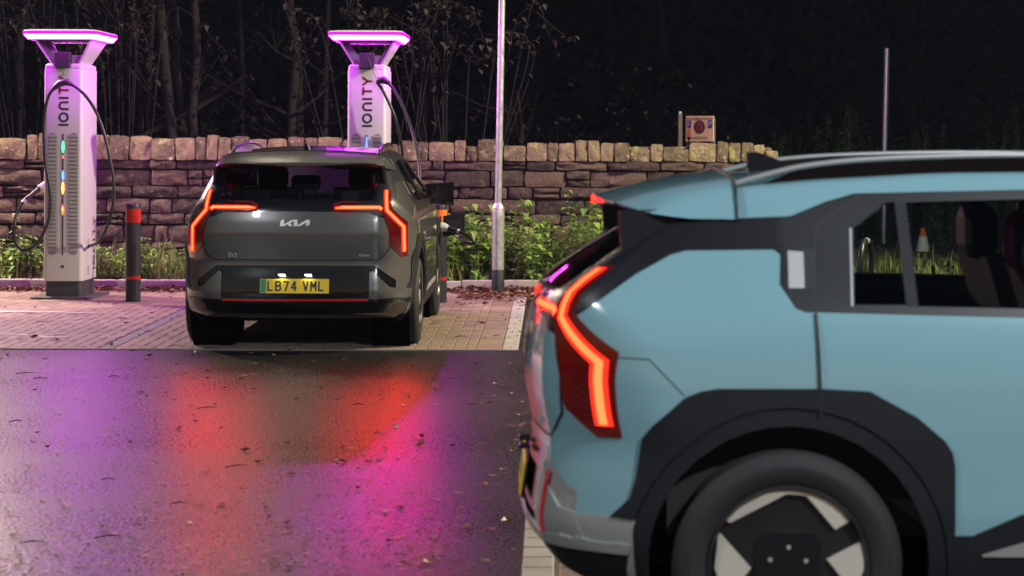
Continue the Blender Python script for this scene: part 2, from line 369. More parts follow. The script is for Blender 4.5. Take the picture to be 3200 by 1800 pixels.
for ci, h_ in enumerate(hs):
    x = -6.75+random.uniform(-.2,0)
    while x < 2.5:
        L_ = random.uniform(.24,.68) if random.random() < .78 else random.uniform(.13,.24)
        L_ = min(L_, 2.52-x+.02)
        if 2.52-(x+L_) < .1: L_ = 2.52-x
        if L_ < .06: break
        for hh, zz in ([(h_,z)] if random.random() < .68 or L_ > .5 else [(h_*.45,z),(h_*.55,z+h_*.45)]):
         o = mesh_obj('stone', random.choice(SV), wall); o.location = (x+L_/2, .045+random.uniform(-.03,.022), zz+hh/2+random.uniform(-.006,.006))
         o.scale = (L_-.016, .22, hh-.016)
         o.rotation_euler = (random.uniform(-.05,.05), random.uniform(-.035,.035), random.uniform(-.04,.04))
         if random.random() < .5: o.rotation_euler[1] += math.pi; o.rotation_euler[1] += 0
        x += L_
    z += h_
x = -6.9
while x < 2.5:
    L_ = random.choice([random.uniform(.12,.2),random.uniform(.18,.32)]); L_ = min(L_, 2.56-x)
    if L_ < .08: break
    top = 1.66-(x+6.3)*.0095+random.uniform(-.030,.018)
    if random.random() < .12: top -= .05
    o = mesh_obj('coping_stone', random.choice(CV), wall); o.location = (x+L_/2, .0+random.uniform(-.02,.02), (1.375+top)/2)
    o.scale = (L_-.012, .32, top-1.375); o.rotation_euler = (random.uniform(-.07,.07), random.uniform(-.06,.06), random.uniform(-.09,.09))
    x += L_
# far end face and back of the wall are the core box; a capping of mortar closes the top behind the coping
cp = MB(); cp.box((-9.2,.10,1.39),(2.5,.38,1.54), bev=.03); cp.build('coping_backing', MAT['coping'], wall)
ub = MB(); ub.box((-9.2,-.02,.1),(-6.8,.06,1.6), bev=.03); ub.build('wall_continuation', MAT['stone'], wall)
# ================================================================== STREET FURNITURE
def text_mesh(s, size, depth=.001, name='lettering', bold=0):
    cu = bpy.data.curves.new('t','FONT'); cu.body = s; cu.size = size; cu.extrude = depth; cu.align_x = 'CENTER'; cu.align_y = 'CENTER'; cu.resolution_u = 3; cu.offset = size*bold
    o = bpy.data.objects.new('t', cu); col.objects.link(o); bpy.context.view_layer.update()
    me = bpy.data.meshes.new_from_object(o.evaluated_get(bpy.context.evaluated_depsgraph_get()))
    bpy.data.objects.remove(o); bpy.data.curves.remove(cu); me.name = name
    return me
# strokes of the six letters in a unit cell (x right, y up, cap height 1)
def stroke(m, pts, t, M, mat):
    """flat ribbon of width t along 2d points, placed by 4x4 M (local xy plane, facing +z)"""
    n = len(pts); v = []
    for i in range(n):
        p = Vector(pts[i]); a = Vector(pts[max(i-1,0)]); b = Vector(pts[min(i+1,n-1)])
        d = (b-a).normalized(); q = Vector((-d.y,d.x))*t/2
        v += [M @ Vector((p.x+q.x,p.y+q.y,0)), M @ Vector((p.x-q.x,p.y-q.y,0))]
    m.add(v, [(2*i,2*i+1,2*i+3,2*i+2) for i in range(n-1)], mat)
def ionity_letters():
    arc = lambda cx,cy,r,a0,a1,n=14: [(cx+r*math.cos(R(a0+(a1-a0)*i/n)), cy+r*math.sin(R(a0+(a1-a0)*i/n))) for i in range(n+1)]
    return [ (.25,[[(0.1,0),(0.1,1)]]), (1.12,[arc(.5,.5,.42,0,360,28)]), (1.0,[[(.1,0),(.1,.6)]+arc(.45,.58,.35,180,0,10)+[(.8,0)]]),
             (.38,[[(.12,0),(.12,1)]]), (.88,[[(.02,.92),(.80,.92)],[(.41,.92),(.41,0)]]), (.9,[[(.02,1),(.42,.45)],[(.82,1),(.42,.45)],[(.42,.47),(.42,0)]]) ]
def ionity(parent, origin, xdir, ydir, size, mats, name='lettering', t=.16):
    X, Y = Vector(xdir), Vector(ydir); Zn = X.cross(Y)
    M0 = Matrix(((X.x,Y.x,Zn.x,origin[0]),(X.y,Y.y,Zn.y,origin[1]),(X.z,Y.z,Zn.z,origin[2]),(0,0,0,1)))
    adv = 0
    for (wd, strokes), mt in zip(ionity_letters(), mats):
        m = MB(); M = M0 @ Matrix.Scale(size,4) @ Matrix.Translation((adv,0,0))
        for s_ in strokes: stroke(m, s_, t, M, None)
        m.build('letter', MAT[mt], parent); adv += wd+.12
    return adv*size
def rrect(w_, d_, r, n=5):
    out = []
    for cx, cy, a in ((w_/2-r,d_/2-r,0),(-w_/2+r,d_/2-r,90),(-w_/2+r,-d_/2+r,180),(w_/2-r,-d_/2+r,270)):
        for i in range(n+1): out.append((cx+r*math.cos(R(a+90*i/n)), cy+r*math.sin(R(a+90*i/n))))
    return out
def loft(m, rings, mat, cap0=True, cap1=True):
    n = len(rings[0]); v = [p for r in rings for p in r]
    f = [(i*n+k,i*n+(k+1)%n,(i+1)*n+(k+1)%n,(i+1)*n+k) for i in range(len(rings)-1) for k in range(n)]
    if cap0: f.append(tuple(range(n))[::-1])
    if cap1: f.append(tuple(range((len(rings)-1)*n,len(rings)*n)))
    m.add(v, f, mat)
def charger(x, y, label, side_text=False, leds=True):
    """front face at y, body .385 wide, .70 deep"""
    t = tag(empty('ev_charger', (x,y,0)), label, 'charger', 'tall white fast chargers')
    W_, D_ = .385, .70; cy = D_/2
    def ring(w_, d_, r, z): return [(a, b+cy, z) for a, b in rrect(w_,d_,r)]
    m = MB(); loft(m, [ring(.62,.80,.012,0),ring(.62,.80,.012,.030),ring(.60,.78,.012,.034)], None); m.build('ground_plate', MAT['plate_steel'], t)
    m = MB(); loft(m, [ring(W_-.03,D_-.05,.03,.034),ring(W_-.03,D_-.05,.03,.19)], None); m.build('plinth', MAT['charger_base'], t, smooth=40)
    m = MB(); loft(m, [ring(W_,D_,.035,.19),ring(W_,D_,.035,2.30),ring(W_-.006,D_-.006,.034,2.312)], None); m.build('housing', MAT['charger_white'], t, smooth=40)
    m = MB(); loft(m, [ring(W_-.012,D_-.012,.034,2.315),ring(W_-.012,D_-.012,.034,2.345),ring(W_-.05,D_-.05,.03,2.362)], None); m.build('top_cap', MAT['charger_white'], t, smooth=40)
    # arms of the halo: two inclined side plates
    for s in (-1,1):
        m = MB(); a0, a1 = .125*s, .265*s; th = .022*s
        y0, y1 = .05, D_-.05
        m.add([(a0,y0+.04,2.36),(a0+th,y0+.04,2.36),(a1+th,y0-.06,2.60),(a1,y0-.06,2.60),(a0,y1-.04,2.36),(a0+th,y1-.04,2.36),(a1+th,y1+.06,2.60),(a1,y1+.06,2.60)],
              [(0,1,2,3),(7,6,5,4),(0,3,7,4),(1,5,6,2),(0,4,5,1),(3,2,6,7)])
        m.build('halo_arm', MAT['charger_white'], t)
    m = MB(); m.prism([(-.125,2.355),(.125,2.355),(.262,2.60),(.215,2.60),(.115,2.462),(-.115,2.462),(-.215,2.60),(-.262,2.60)], cy-.01, cy+.012, 'y'); m.build('sign_panel', MAT['charger_white'], t)
    ionity(t, (-.108,cy-.0125,2.375), (1,0,0), (0,0,1), .047, ['letter_grey']*6, t=.14)
    # halo: slab with a bevelled lit rim underneath
    HW, HD = .76, 1.12
    def hr(w_, d_, r, z): return [(a,b+cy,z) for a,b in rrect(w_,d_,r,7)]
    m = MB(); loft(m, [hr(HW-.02,HD-.02,.10,2.648),hr(HW-.005,HD-.005,.105,2.654),hr(HW-.012,HD-.012,.10,2.680)], None, False, False); m.build('halo_edge', MAT['halo_edge'], t, smooth=35)
    m = MB(); loft(m, [hr(HW-.012,HD-.012,.10,2.680),hr(HW-.04,HD-.04,.10,2.692),hr(HW-.16,HD-.16,.06,2.698)], None, cap0=False); m.build('halo_cover', MAT['charger_white'], t, smooth=35)
    m = MB(); loft(m, [hr(HW-.10,HD-.10,.07,2.602),hr(HW-.02,HD-.02,.10,2.648)], None, False, False); m.build('halo_light', MAT['halo_light'], t)
    m = MB(); loft(m, [hr(HW-.17,HD-.17,.05,2.6005),hr(HW-.10,HD-.10,.07,2.602)], None, False, False); m.build('halo_downlight', MAT['halo_down'], t)
    m = MB(); loft(m, [hr(HW-.17,HD-.17,.05,2.6006),hr(HW-.19,HD-.19,.045,2.606)], None, False, True); m.build('halo_underside', MAT['charger_white'], t)
    # cable retractor box on the front of the top
    m = MB(); m.box((-.075,-.06,2.325),(.075,.06,2.475), bev=.006); m.build('cable_retractor', MAT['black_plastic'], t)
    # vents, light groove, socket
    for s in (-1,1):
        m = MB(); cx = .105*s; pts = [(cx+a,b) for a,b in rrect(.088,1.22,.042,6)]
        v = [(a,-.002,b+1.06) for a,b in pts]; m.add(v, [tuple(range(len(v)))]); vg = m.build('vent', MAT['charger_grey'], t)
        m = MB()
        for q in range(30):
            zz = .49+q*.0393; m.box((cx-.040,-.0075,zz),(cx+.040,-.003,zz+.024))
        tag(m.build('slats', MAT['slat_grey'], vg), kind='stuff')
    m = MB(); m.box((-.0065,-.0035,.45),(.0065,.002,1.66)); m.build('light_groove', MAT['charger_base'], t)
    if leds:
        for zz, hgt, wd, mt in ((1.53,.13,.013,'led_green'),(1.43,.035,.008,'led_red'),(1.245,.11,.012,'led_blue'),(1.12,.14,.015,'led_orange'),(.90,.11,.013,'led_red'),(.905,.05,.007,'led_orange')):
            m = MB(); n_ = 10
            v = [(wd*math.cos(2*math.pi*k/n_)*(.4+.6*abs(math.cos(2*math.pi*k/n_))), -.0045-(.002 if wd<.008 else 0), zz+hgt/2*math.sin(2*math.pi*k/n_)) for k in range(n_)]
            m.add(v, [tuple(range(n_))]); m.build('status_light', MAT[mt], t)
    else:
        m = MB(); m.add([(-.009,-.0045,1.54),(.009,-.0045,1.54),(.004,-.0045,1.64),(-.004,-.0045,1.64)], [(0,1,2,3)]); m.build('status_light', MAT['led_blue'], t)
    m = MB(); m.box((-.016,-.004,.325),(.016,.002,.347)); m.build('socket', MAT['black_plastic'], t)
    ionity(t, (.055,-.0022,1.74), (0,0,1), (-1,0,0), .098, ['letter_navy','letter_navy','letter_purple','letter_purple','letter_red','letter_red'], t=.20)
    if side_text:
        ionity(t, (W_/2+.0022,.60,.28), (0,0,1), (0,-1,0), .105, ['letter_navy','letter_navy','letter_purple','letter_red','letter_red','letter_red'], t=.2)
        for z0, z1 in ((.24,.33),(.50,.60)):
            m = MB(); m.add([(W_/2+.0016,.26,z0),(W_/2+.0016,.31,z0),(W_/2+.0016,.31,z1),(W_/2+.0016,.26,z1)], [(0,1,2,3)]); m.build('sticker', MAT['charger_grey'], t)
    # connector holster on the left side
    m = MB(); m.box((-W_/2-.045,.30,1.00),(-W_/2+.004,.42,1.22), bev=.012); m.build('holster', MAT['black_plastic'], t)
    return t
XL, XR, YC = -4.89, -1.86, 21.4
CL = charger(XL, YC, 'white charging post with coloured status lights and a hose on its left, at far left', side_text=True)
CR = charger(XR, YC, 'white charging post with pink lit top standing behind the grey car', leds=False)
def cable(name, pts, r, label, root_extra=None, n=60, group='charging cables'):
    t = tag(empty(name, pts[0]), label, 'cable', group); o = Vector(pts[0])
    m = MB(); m.tube([p-o for p in spline(pts,n)], r, 10); m.build('hose', MAT['black_rubber'], t, smooth=180)
    return t, o
yf = YC-.10
t, o = cable('charging_cable', [(-4.70,YC+.30,.52),(-4.52,YC+.02,.60),(-4.38,yf-.05,.86),(-4.35,yf-.05,1.15),(-4.42,yf-.05,1.55),(-4.52,yf-.05,1.86),(-4.68,yf-.03,2.08),(-4.86,yf,2.165),(-5.00,yf,2.06),(-5.055,yf,1.80),(-5.045,yf,1.4),(-4.99,yf,1.05),(-5.01,yf-.02,.78),(-5.13,yf-.02,.56),(-5.26,yf,.50),(-5.36,yf+.05,.60),(-5.37,yf+.1,.78),(-5.31,yf+.2,.98),(-5.22,yf+.3,1.07)], .0155,
    'black hose looped over the front of the left charger into its side holster', n=110)
m = MB(); m.tube([Vector(p)-o for p in ((-5.29,yf+.22,1.0),(-5.22,yf+.3,1.07),(-5.13,yf+.42,1.16))], [.017,.023,.030], 10); m.build('plug_handle', MAT['black_plastic'], t, smooth=50)
m = MB(); m.tube([Vector(p)-o for p in ((-5.185,yf+.33,1.105),(-5.10,yf+.45,1.18))], [.034,.036], 10); m.build('plug_collar', MAT['charger_white'], t, smooth=50)
m = MB(); m.tube([Vector(p)-o for p in ((-5.315,yf+.19,.965),(-5.295,yf+.22,.99))], .024, 10); m.build('cable_clip', MAT['charger_white'], t, smooth=50)
m = MB(); m.tube([Vector(p)-o for p in ((-4.97,yf-.01,2.10),(-4.91,yf-.01,2.155),(-4.84,yf-.01,2.175),(-4.78,yf-.01,2.15))], [.02,.034,.036,.02], 10); m.build('cable_clamp', MAT['black_plastic'], t, smooth=50)
m = MB(); m.tube([Vector((-4.86,YC-.06,2.33))-o, Vector((-4.88,yf,2.19))-o], .003, 6); m.build('retractor_cord', MAT['black_rubber'], t)
# cable of the right charger, to the charge port in the right front wing of the grey car
PX, PY, PZ = -1.045, 20.06, .80
t, o = cable('charging_cable', [(-1.62,YC+.30,.52),(-1.55,YC+.25,.9),(-1.50,YC+.05,1.40),(-1.56,yf,1.80),(-1.68,yf,2.08),(-1.75,yf,2.195),(-1.62,yf-.05,2.16),(-1.50,yf-.15,1.98),(-1.38,yf-.3,1.70),(-1.30,yf-.5,1.38),(-1.26,yf-.7,1.05),(-1.10,yf-.85,.84),(-.93,yf-1.0,.72),(-.80,20.02,.66),(-.755,19.98,.645),(-.735,19.96,.665),(-.77,19.97,.71),(-.84,20.0,.745),(-.93,20.03,.775)], .0155,
    'black hose hung over the right charger and plugged into the grey car', n=110)
m = MB(); m.tube([Vector(p)-o for p in ((-.86,20.01,.752),(-.93,20.03,.775),(-1.0,PY,.79))], [.018,.024,.030], 10); m.build('plug_handle', MAT['black_plastic'], t, smooth=50)
m = MB(); m.tube([Vector(p)-o for p in ((-.975,PY-.01,.785),(-1.01,PY,.797),(-1.05,PY,.80),(-1.10,PY,.80))], [.028,.040,.046,.040], 12); m.build('plug_collar', MAT['charger_white'], t, smooth=50)
m = MB(); m.tube([Vector(p)-o for p in ((-.872,20.015,.757),(-.888,20.02,.762))], .024, 10); m.build('cable_clip', MAT['charger_white'], t, smooth=50)
m = MB(); m.tube([Vector(p)-o for p in ((-1.75,yf-.01,2.17),(-1.735,yf-.01,2.20),(-1.68,yf-.03,2.205),(-1.62,yf-.04,2.17))], [.020,.036,.038,.020], 10); m.build('cable_clamp', MAT['black_plastic'], t, smooth=50)
m = MB(); m.tube([Vector((-1.84,YC-.06,2.42))-o, Vector((-1.75,yf,2.20))-o], .003, 6); m.build('retractor_cord', MAT['black_rubber'], t)

# ---- bollards
def bollard(x, y, label, mat):
    t = tag(empty('bollard', (x,y,0)), label, 'bollard', 'black bollards beside the chargers')
    m = MB(); m.lathe([(.073,0),(.073,.225),(.073,.262),(.073,.775),(.073,.925),(.073,.950),(.068,.972),(.045,.984),(0,.986)], 28); m.build('post', MAT['bollard_black'], t, smooth=40)
    m = MB(); m.lathe([(.0742,.790),(.0748,.80),(.0748,.915),(.0742,.925)], 28); m.build('reflector_band', MAT[mat], t, smooth=60)
    m = MB(); m.lathe([(.0742,.232),(.0748,.236),(.0748,.258),(.0742,.262)], 28); m.build('thin_reflector_band', MAT['reflector_red'], t, smooth=60)
bollard(-4.13, 21.12, 'black bollard with red bands standing between the left charger and the grey car', 'reflector_red')
bollard(-1.115, 21.15, 'black bollard with an orange band behind the front wheel of the grey car', 'reflector_orange')

# ---- lamp columns with their lights
def lamp(head, aim, half, energy, colr, foot, label):
    t = tag(empty('lamp_column', (foot[0],foot[1],0)), label, 'lamp post', 'lamp columns of the car park', 'thing')
    H = head[2]; hx, hy = head[0]-foot[0], head[1]-foot[1]
    lean = .030
    m = MB(); m.lathe([(.064,.26),(.066,.80),(.066,.90),(.062,.915),(.036,.955)], 24); m.build('base_sleeve', MAT['galvanised'], t, smooth=40)
    m = MB(); m.lathe([(.068,0),(.068,.255),(.0655,.262)], 24); m.build('painted_foot', MAT['column_black'], t, smooth=40)
    m = MB(); m.tube([(0,0,.93),(lean,0,3.0),(lean*2,0,H-.35),(lean*2+hx*.1,hy*.1,H-.05),(hx*.45,hy*.45,H+.12),(hx*.85,hy*.85,H+.12)], [.036,.035,.033,.031,.028,.026], 16); m.build('shaft', MAT['galvanised'], t, smooth=50)
    d = Vector((hx,hy,0)).normalized(); p = Vector((hx,hy,H+.08))
    m = MB(); m.box((-.32,-.13,-.03),(.32,.13,.05), bev=.025); hd = m.build('lantern', MAT['galvanised'], t); hd.location = p; hd.rotation_euler = (0,0,math.atan2(d.y,d.x))
    m = MB(); m.box((-.12,-.09,-.040),(.26,.09,-.033)); m.build('lens', MAT['lamp_lens'], hd)
    ld = bpy.data.lights.new('lantern_light','SPOT'); ld.energy = energy; ld.color = colr; ld.spot_size = R(2*half); ld.spot_blend = .45; ld.shadow_soft_size = .09
    lo = bpy.data.objects.new('lantern_light', ld); link(lo, t); lo.location = p-Vector((0,0,.06))
    dirv = Vector(aim)-Vector(head); lo.rotation_euler = dirv.to_track_quat('-Z','Y').to_euler()
for L_ in LAMPS: lamp(*L_)

# ---- sign behind the wall and thin posts
s_ = tag(empty('parking_sign', (1.742,25.5,.405), R(-38)), 'small cream parking sign with blue P squares and a dark red emblem above the wall', 'sign')
pm('sign_cream', (.78,.54,.30), .6, var=.12, scale=12); pm('sign_blue', (.02,.06,.20), .5); pm('sign_red', (.16,.02,.012), .5); pm('sign_yellow', (.50,.25,.03), .5); pm('sign_ink', (.08,.05,.04), .6); pm('weathered_wood', (.10,.085,.07), .9, var=.3)
sw, z0, z1 = .265, 1.595, 2.00
m = MB(); m.box((-sw,0,z0),(sw,.02,z1), bev=.004); m.build('board', MAT['sign_cream'], s_)
m = MB(); m.box((-sw,.021,0),(-sw+.05,.06,z1-.03)); m.box((sw-.05,.021,0),(sw,.06,z1-.03)); m.build('post', MAT['weathered_wood'], s_)
m = MB(); m.box((-sw,-.006,z1-.045),(sw,-.001,z1-.036)); m.build('rule', MAT['sign_ink'], s_)
for cx, zt in ((-sw+.065,z1-.065),(sw-.065,z1-.065)):
    m = MB(); m.add([(cx-.04,-.002,zt-.13),(cx+.04,-.002,zt-.13),(cx+.04,-.002,zt),(cx-.04,-.002,zt)], [(0,1,2,3)]); sq = m.build('blue_square', MAT['sign_blue'], s_)
    me = text_mesh('P', .13, .0005); me.materials.append(MAT['white_paint']); q = mesh_obj('lettering', me, s_); q.location = (cx,-.004,zt-.065); q.rotation_euler = (R(90),0,0)
m = MB(); m.add([(-sw+.03,-.002,z0+.03),(-sw+.10,-.002,z0+.03),(-sw+.10,-.002,z1-.205),(-sw+.03,-.002,z1-.205)], [(0,1,2,3)]); m.build('yellow_panel', MAT['sign_yellow'], s_)
for rr, yy, mt in ((.108,-.002,'sign_ink'),(.088,-.004,'sign_red'),(.052,-.006,'sign_cream'),(.044,-.008,'sign_red')):
    m = MB(); v = [(rr*math.cos(2*math.pi*k/24)*(1 if mt!='sign_cream' or k%2 else .8), yy, 1.825+rr*math.sin(2*math.pi*k/24)*(1 if mt!='sign_cream' or k%2 else .8)) for k in range(24)]; m.add(v, [tuple(range(24))]); m.build('emblem', MAT[mt], s_)
me = text_mesh('Land Rail Club', .055, .0005); me.materials.append(MAT['sign_ink']); q = mesh_obj('lettering', me, s_); q.location = (0,-.003,1.655); q.rotation_euler = (R(90),0,0)
s_.scale = (.75,.75,.75)
pt = tag(empty('wooden_post', (1.50,25.3,0)), 'weathered square wooden post just left of the cream parking sign', 'post')
m = MB(); m.box((-.025,-.025,0),(.025,.025,1.93), bev=.008); m.build('shaft', MAT['weathered_wood'], pt); m = MB(); m.box((-.015,-.015,1.93),(.015,.015,1.955)); m.build('cap', MAT['galvanised'], pt)
pp = tag(empty('bare_pole', (4.244,27.5,0)), 'plain grey metal pole without a sign rising behind the blue car', 'pole')
m = MB(); m.tube([(0,0,0),(.01,0,1.5),(.035,0,2.80)], .037, 16); m.build('shaft', MAT['galvanised'], pp, smooth=50); m = MB(); m.tube([(.035,0,2.801),(.035,0,2.82)], .038, 16); m.build('cap', MAT['black_plastic'], pp)
# ---- cycle hoops and cone seen through the blue car
def hoop(x, y, rz, label):
    t = tag(empty('cycle_stand', (x,y,0), rz), label, 'cycle stand', 'cycle stands on the verge')
    pts = [(-.35,0,0),(-.35,0,.42)]+[(-.35+.2*(1-math.cos(R(a))),0,.55+.2*math.sin(R(a))) for a in range(0,91,15)]+[(.35-.2*(1-math.cos(R(a))),0,.55+.2*math.sin(R(a))) for a in range(90,-1,-15)]+[(.35,0,.42),(.35,0,0)]
    m = MB(); m.tube(pts, .026, 12); m.build('hoop', MAT['bollard_black'], t, smooth=60)
    for px in (-.35,.35):
        m = MB(); m.tube([(px,0,.27),(px,0,.36)], .0285, 12); m.build('reflective_band', MAT['reflector_white'], t, smooth=60)
    m = MB(); m.tube([(-.03,0,.75),(.03,0,.75)], .0285, 12); m.build('reflective_band', MAT['reflector_white'], t, smooth=60)
hoop(2.72, 18.6, R(74), 'black steel cycle hoop with white bands seen through the small rear side window')
hoop(3.70, 18.9, R(72), 'black steel cycle hoop with white bands seen through the rear door window')
cn = tag(empty('traffic_cone', (4.42,25.6,.08)), 'small orange and white traffic cone standing in the grass beyond the blue car', 'cone')
m = MB(); m.lathe([(.0,.50),(.022,.50),(.048,.40)], 20); m.build('tip', MAT['reflector_orange'], cn, smooth=50)
m = MB(); m.lathe([(.049,.40),(.095,.16)], 20); m.build('sleeve', MAT['reflector_white'], cn, smooth=50)
m = MB(); m.lathe([(.095,.16),(.125,.05),(.125,.035)], 20); m.build('skirt', MAT['reflector_orange'], cn, smooth=50)
m = MB(); m.box((-.17,-.17,0),(.17,.17,.035), bev=.01); m.build('base', MAT['reflector_orange'], cn)
# ================================================================== CARS (one body, two finishes)
# local axes: x forward from the rear axle, y left, z up
def smooth_table(a, b, sm=.05):
    xs = np.linspace(min(a)-.4, max(a)+.4, 700); ys = np.interp(xs, a, b); k = max(3, int(sm/(xs[1]-xs[0]))|1); ker = np.ones(k)/k
    for _ in range(2): ys = np.convolve(np.pad(ys,k//2,mode='edge'), ker, 'valid')
    return lambda v: np.interp(v, xs, ys)
_W = smooth_table([.15,.25,.35,.5,.75,.90,1.0,1.08,1.14,1.3,1.45,1.6],[.80,.87,.90,.915,.912,.902,.888,.866,.836,.745,.663,.585],.05)
_T = smooth_table([-.8,-.45,-.2,.1,.5,1.0,1.4,1.7,1.85,2.3,2.72,3.1,3.4,3.55],[1.365,1.462,1.503,1.532,1.556,1.563,1.549,1.514,1.476,1.25,1.02,.955,.87,.78],.09)
_R = smooth_table([.15,.24,.30,.38,.45,.56,.66,.70,.80,.90,1.0,1.10,1.155,1.28,1.40,1.6],[-.52,-.64,-.735,-.788,-.803,-.787,-.767,-.765,-.786,-.795,-.782,-.76,-.737,-.56,-.385,-.09],.035)
_F = smooth_table([.15,.3,.5,.7,.85,1.0],[3.3,3.5,3.525,3.515,3.47,3.2],.05)
_B = smooth_table([-.8,-.6,-.4,.2,2.6,3.2,3.6],[.26,.25,.21,.17,.17,.18,.22],.08)
def cW(x, z):
    t = np.clip(-x/.775,0,1); up = np.clip((z-1.0)/.15,0,1); t2 = np.clip((x-2.75)/.78,0,1)
    return _W(z)-.07*t**2-.05*t*up-.15*t2**2
KS = .016
def Fcar(p):
    x, y, z = p[...,0], p[...,1], p[...,2]; a = np.abs(y)
    d = np.stack([(a-cW(x,z))*.95, (z-(_T(x)-.030*(a/.6)**2.4))*.95, (_R(z)+.07*(a/.7)**2+3.2*np.maximum(a-.6,0)**2-x)*np.where(z>1.12,.6,.95),
                  (x-(_F(z)-.10*(a/.7)**2-2.0*np.maximum(a-.6,0)**2))*.95, _B(x)-z])
    m = d.max(0); return m+KS*np.log(np.exp((d-m)/KS).sum(0))
def gradF(p, e=.004):
    p = np.asarray(p, float); g = np.zeros_like(p)
    for k in range(3):
        q = p.copy(); q[...,k] += e; r = p.copy(); r[...,k] -= e; g[...,k] = Fcar(q)-Fcar(r)
    n = np.linalg.norm(g, axis=-1, keepdims=True); return g/np.maximum(n,1e-9)
def cast(o, d, t0, t1, it=34):
    """first sign change along rays by bisection between outside t0 and inside t1"""
    lo = np.full(len(o), t0, float); hi = np.full(len(o), t1, float)
    for _ in range(it):
        mid = (lo+hi)/2; f = Fcar(o+d*mid[:,None]); ins = f < 0
        hi = np.where(ins, mid, hi); lo = np.where(ins, lo, mid)
    return o+d*((lo+hi)/2)[:,None]
def on_rear(yz, off=0):      # points (y,z) carried forward along +x to the body
    yz = np.asarray(yz, float); o = np.column_stack([np.full(len(yz),-1.2), yz]); d = np.tile([1.,0,0],(len(yz),1))
    p = cast(o, d, 0, 1.2); return p+gradF(p)*off
def on_side(xz, off=0, s=1):
    xz = np.asarray(xz, float); o = np.column_stack([xz[:,0], np.full(len(xz),1.2*s), xz[:,1]]); d = np.tile([0.,-s,0],(len(xz),1))
    p = cast(o, d, 0, 1.0); return p+gradF(p)*off

def half_shell():
    xs = np.concatenate([np.linspace(-.95,1.0,56), np.linspace(1.09,3.7,30)]); zs = np.linspace(.08,1.72,46); ys = np.concatenate([np.linspace(0,1.0,24)])
    V = {}; P = []; Fc = []
    def vid(x,y,z):
        k = (round(x,4),round(y,4),round(z,4))
        if k not in V: V[k] = len(P); P.append((x,y,z))
        return V[k]
    for i in range(len(xs)-1):
        for j in range(len(zs)-1): Fc.append([vid(xs[i],1,zs[j]),vid(xs[i],1,zs[j+1]),vid(xs[i+1],1,zs[j+1]),vid(xs[i+1],1,zs[j])])
        for j in range(len(ys)-1):
            Fc.append([vid(xs[i],ys[j],zs[-1]),vid(xs[i+1],ys[j],zs[-1]),vid(xs[i+1],ys[j+1],zs[-1]),vid(xs[i],ys[j+1],zs[-1])])
            Fc.append([vid(xs[i],ys[j],zs[0]),vid(xs[i],ys[j+1],zs[0]),vid(xs[i+1],ys[j+1],zs[0]),vid(xs[i+1],ys[j],zs[0])])
    for i in range(len(ys)-1):
        for j in range(len(zs)-1):
            Fc.append([vid(xs[0],ys[i],zs[j]),vid(xs[0],ys[i],zs[j+1]),vid(xs[0],ys[i+1],zs[j+1]),vid(xs[0],ys[i+1],zs[j])])
            Fc.append([vid(xs[-1],ys[i],zs[j]),vid(xs[-1],ys[i+1],zs[j]),vid(xs[-1],ys[i+1],zs[j+1]),vid(xs[-1],ys[i],zs[j+1])])
    P = np.array(P); A = np.column_stack([np.clip(P[:,0],-.1,2.9), np.zeros(len(P)), np.full(len(P),.80)])
    Q = cast(A, P-A, 1.0, 0.02); Q[P[:,1]==0,1] = 0
    return Q, Fc
def imprint(bm, pts, axis, closed=False):
    seg = list(zip(pts[:-1],pts[1:]))+([(pts[-1],pts[0])] if closed else [])
    for a, b in seg:
        if axis == 'side': co = (a[0],0,a[1]); no = Vector((b[1]-a[1],0,-(b[0]-a[0]))); ia, ib = 0, 2
        else: co = (0,a[0],a[1]); no = Vector((0,b[1]-a[1],-(b[0]-a[0]))); ia, ib = 1, 2
        no.normalize(); lo = (min(a[0],b[0])-1e-4,min(a[1],b[1])-1e-4); hi = (max(a[0],b[0])+1e-4,max(a[1],b[1])+1e-4); sel = []
        for f in bm.faces:
            n = f.normal
            if axis == 'side' and n.y < .12: continue
            if axis == 'rear' and (n.x > -.10): continue
            if axis == 'front' and n.x < .10: continue
            us = [v.co[ia] for v in f.verts]
            if max(us) < lo[0] or min(us) > hi[0]: continue
            ws = [v.co[ib] for v in f.verts]
            if max(ws) < lo[1] or min(ws) > hi[1]: continue
            sel.append(f)
        if sel:
            geom = set(sel)
            for f in sel: geom.update(f.edges); geom.update(f.verts)
            bmesh.ops.bisect_plane(bm, geom=list(geom), plane_co=co, plane_no=no, dist=1e-5)
    bm.normal_update()
def inside(p, poly):
    x, y = p; c = False; n = len(poly)
    for i in range(n):
        x1,y1 = poly[i]; x2,y2 = poly[i-1]
        if (y1 > y) != (y2 > y) and x < (x2-x1)*(y-y1)/(y2-y1)+x1: c = not c
    return c
circ = lambda cx, cz, r, n=36: [(cx+r*math.cos(2*math.pi*k/n), cz+r*math.sin(2*math.pi*k/n)) for k in range(n)]
WZ = .345
TRIM = [(-.80,.97),(-.66,1.068),(-.585,1.122),(-.456,1.213),(-.345,1.274),(-.296,1.287),(-.03,1.292),(-.010,1.277),(-.017,1.189),(.027,1.119),(.056,1.108),(.704,1.093),(1.5,1.082),(2.30,1.07),(2.36,1.09),
        (1.62,1.452),(1.2,1.478),(.753,1.474),(.231,1.461),(.141,1.436),(.026,1.391),(-.17,1.383),(-.30,1.383),(-.47,1.40),(-.80,1.40)]
QGLASS = [(.205,1.128),(.222,1.357),(.322,1.432),(.356,1.436),(.362,1.128)]
DGLASS = [(.396,1.124),(.390,1.434),(.753,1.445),(1.06,1.449),(1.06,1.112)]
FGLASS = [(1.15,1.110),(1.15,1.449),(1.28,1.446),(1.60,1.420),(2.24,1.10)]
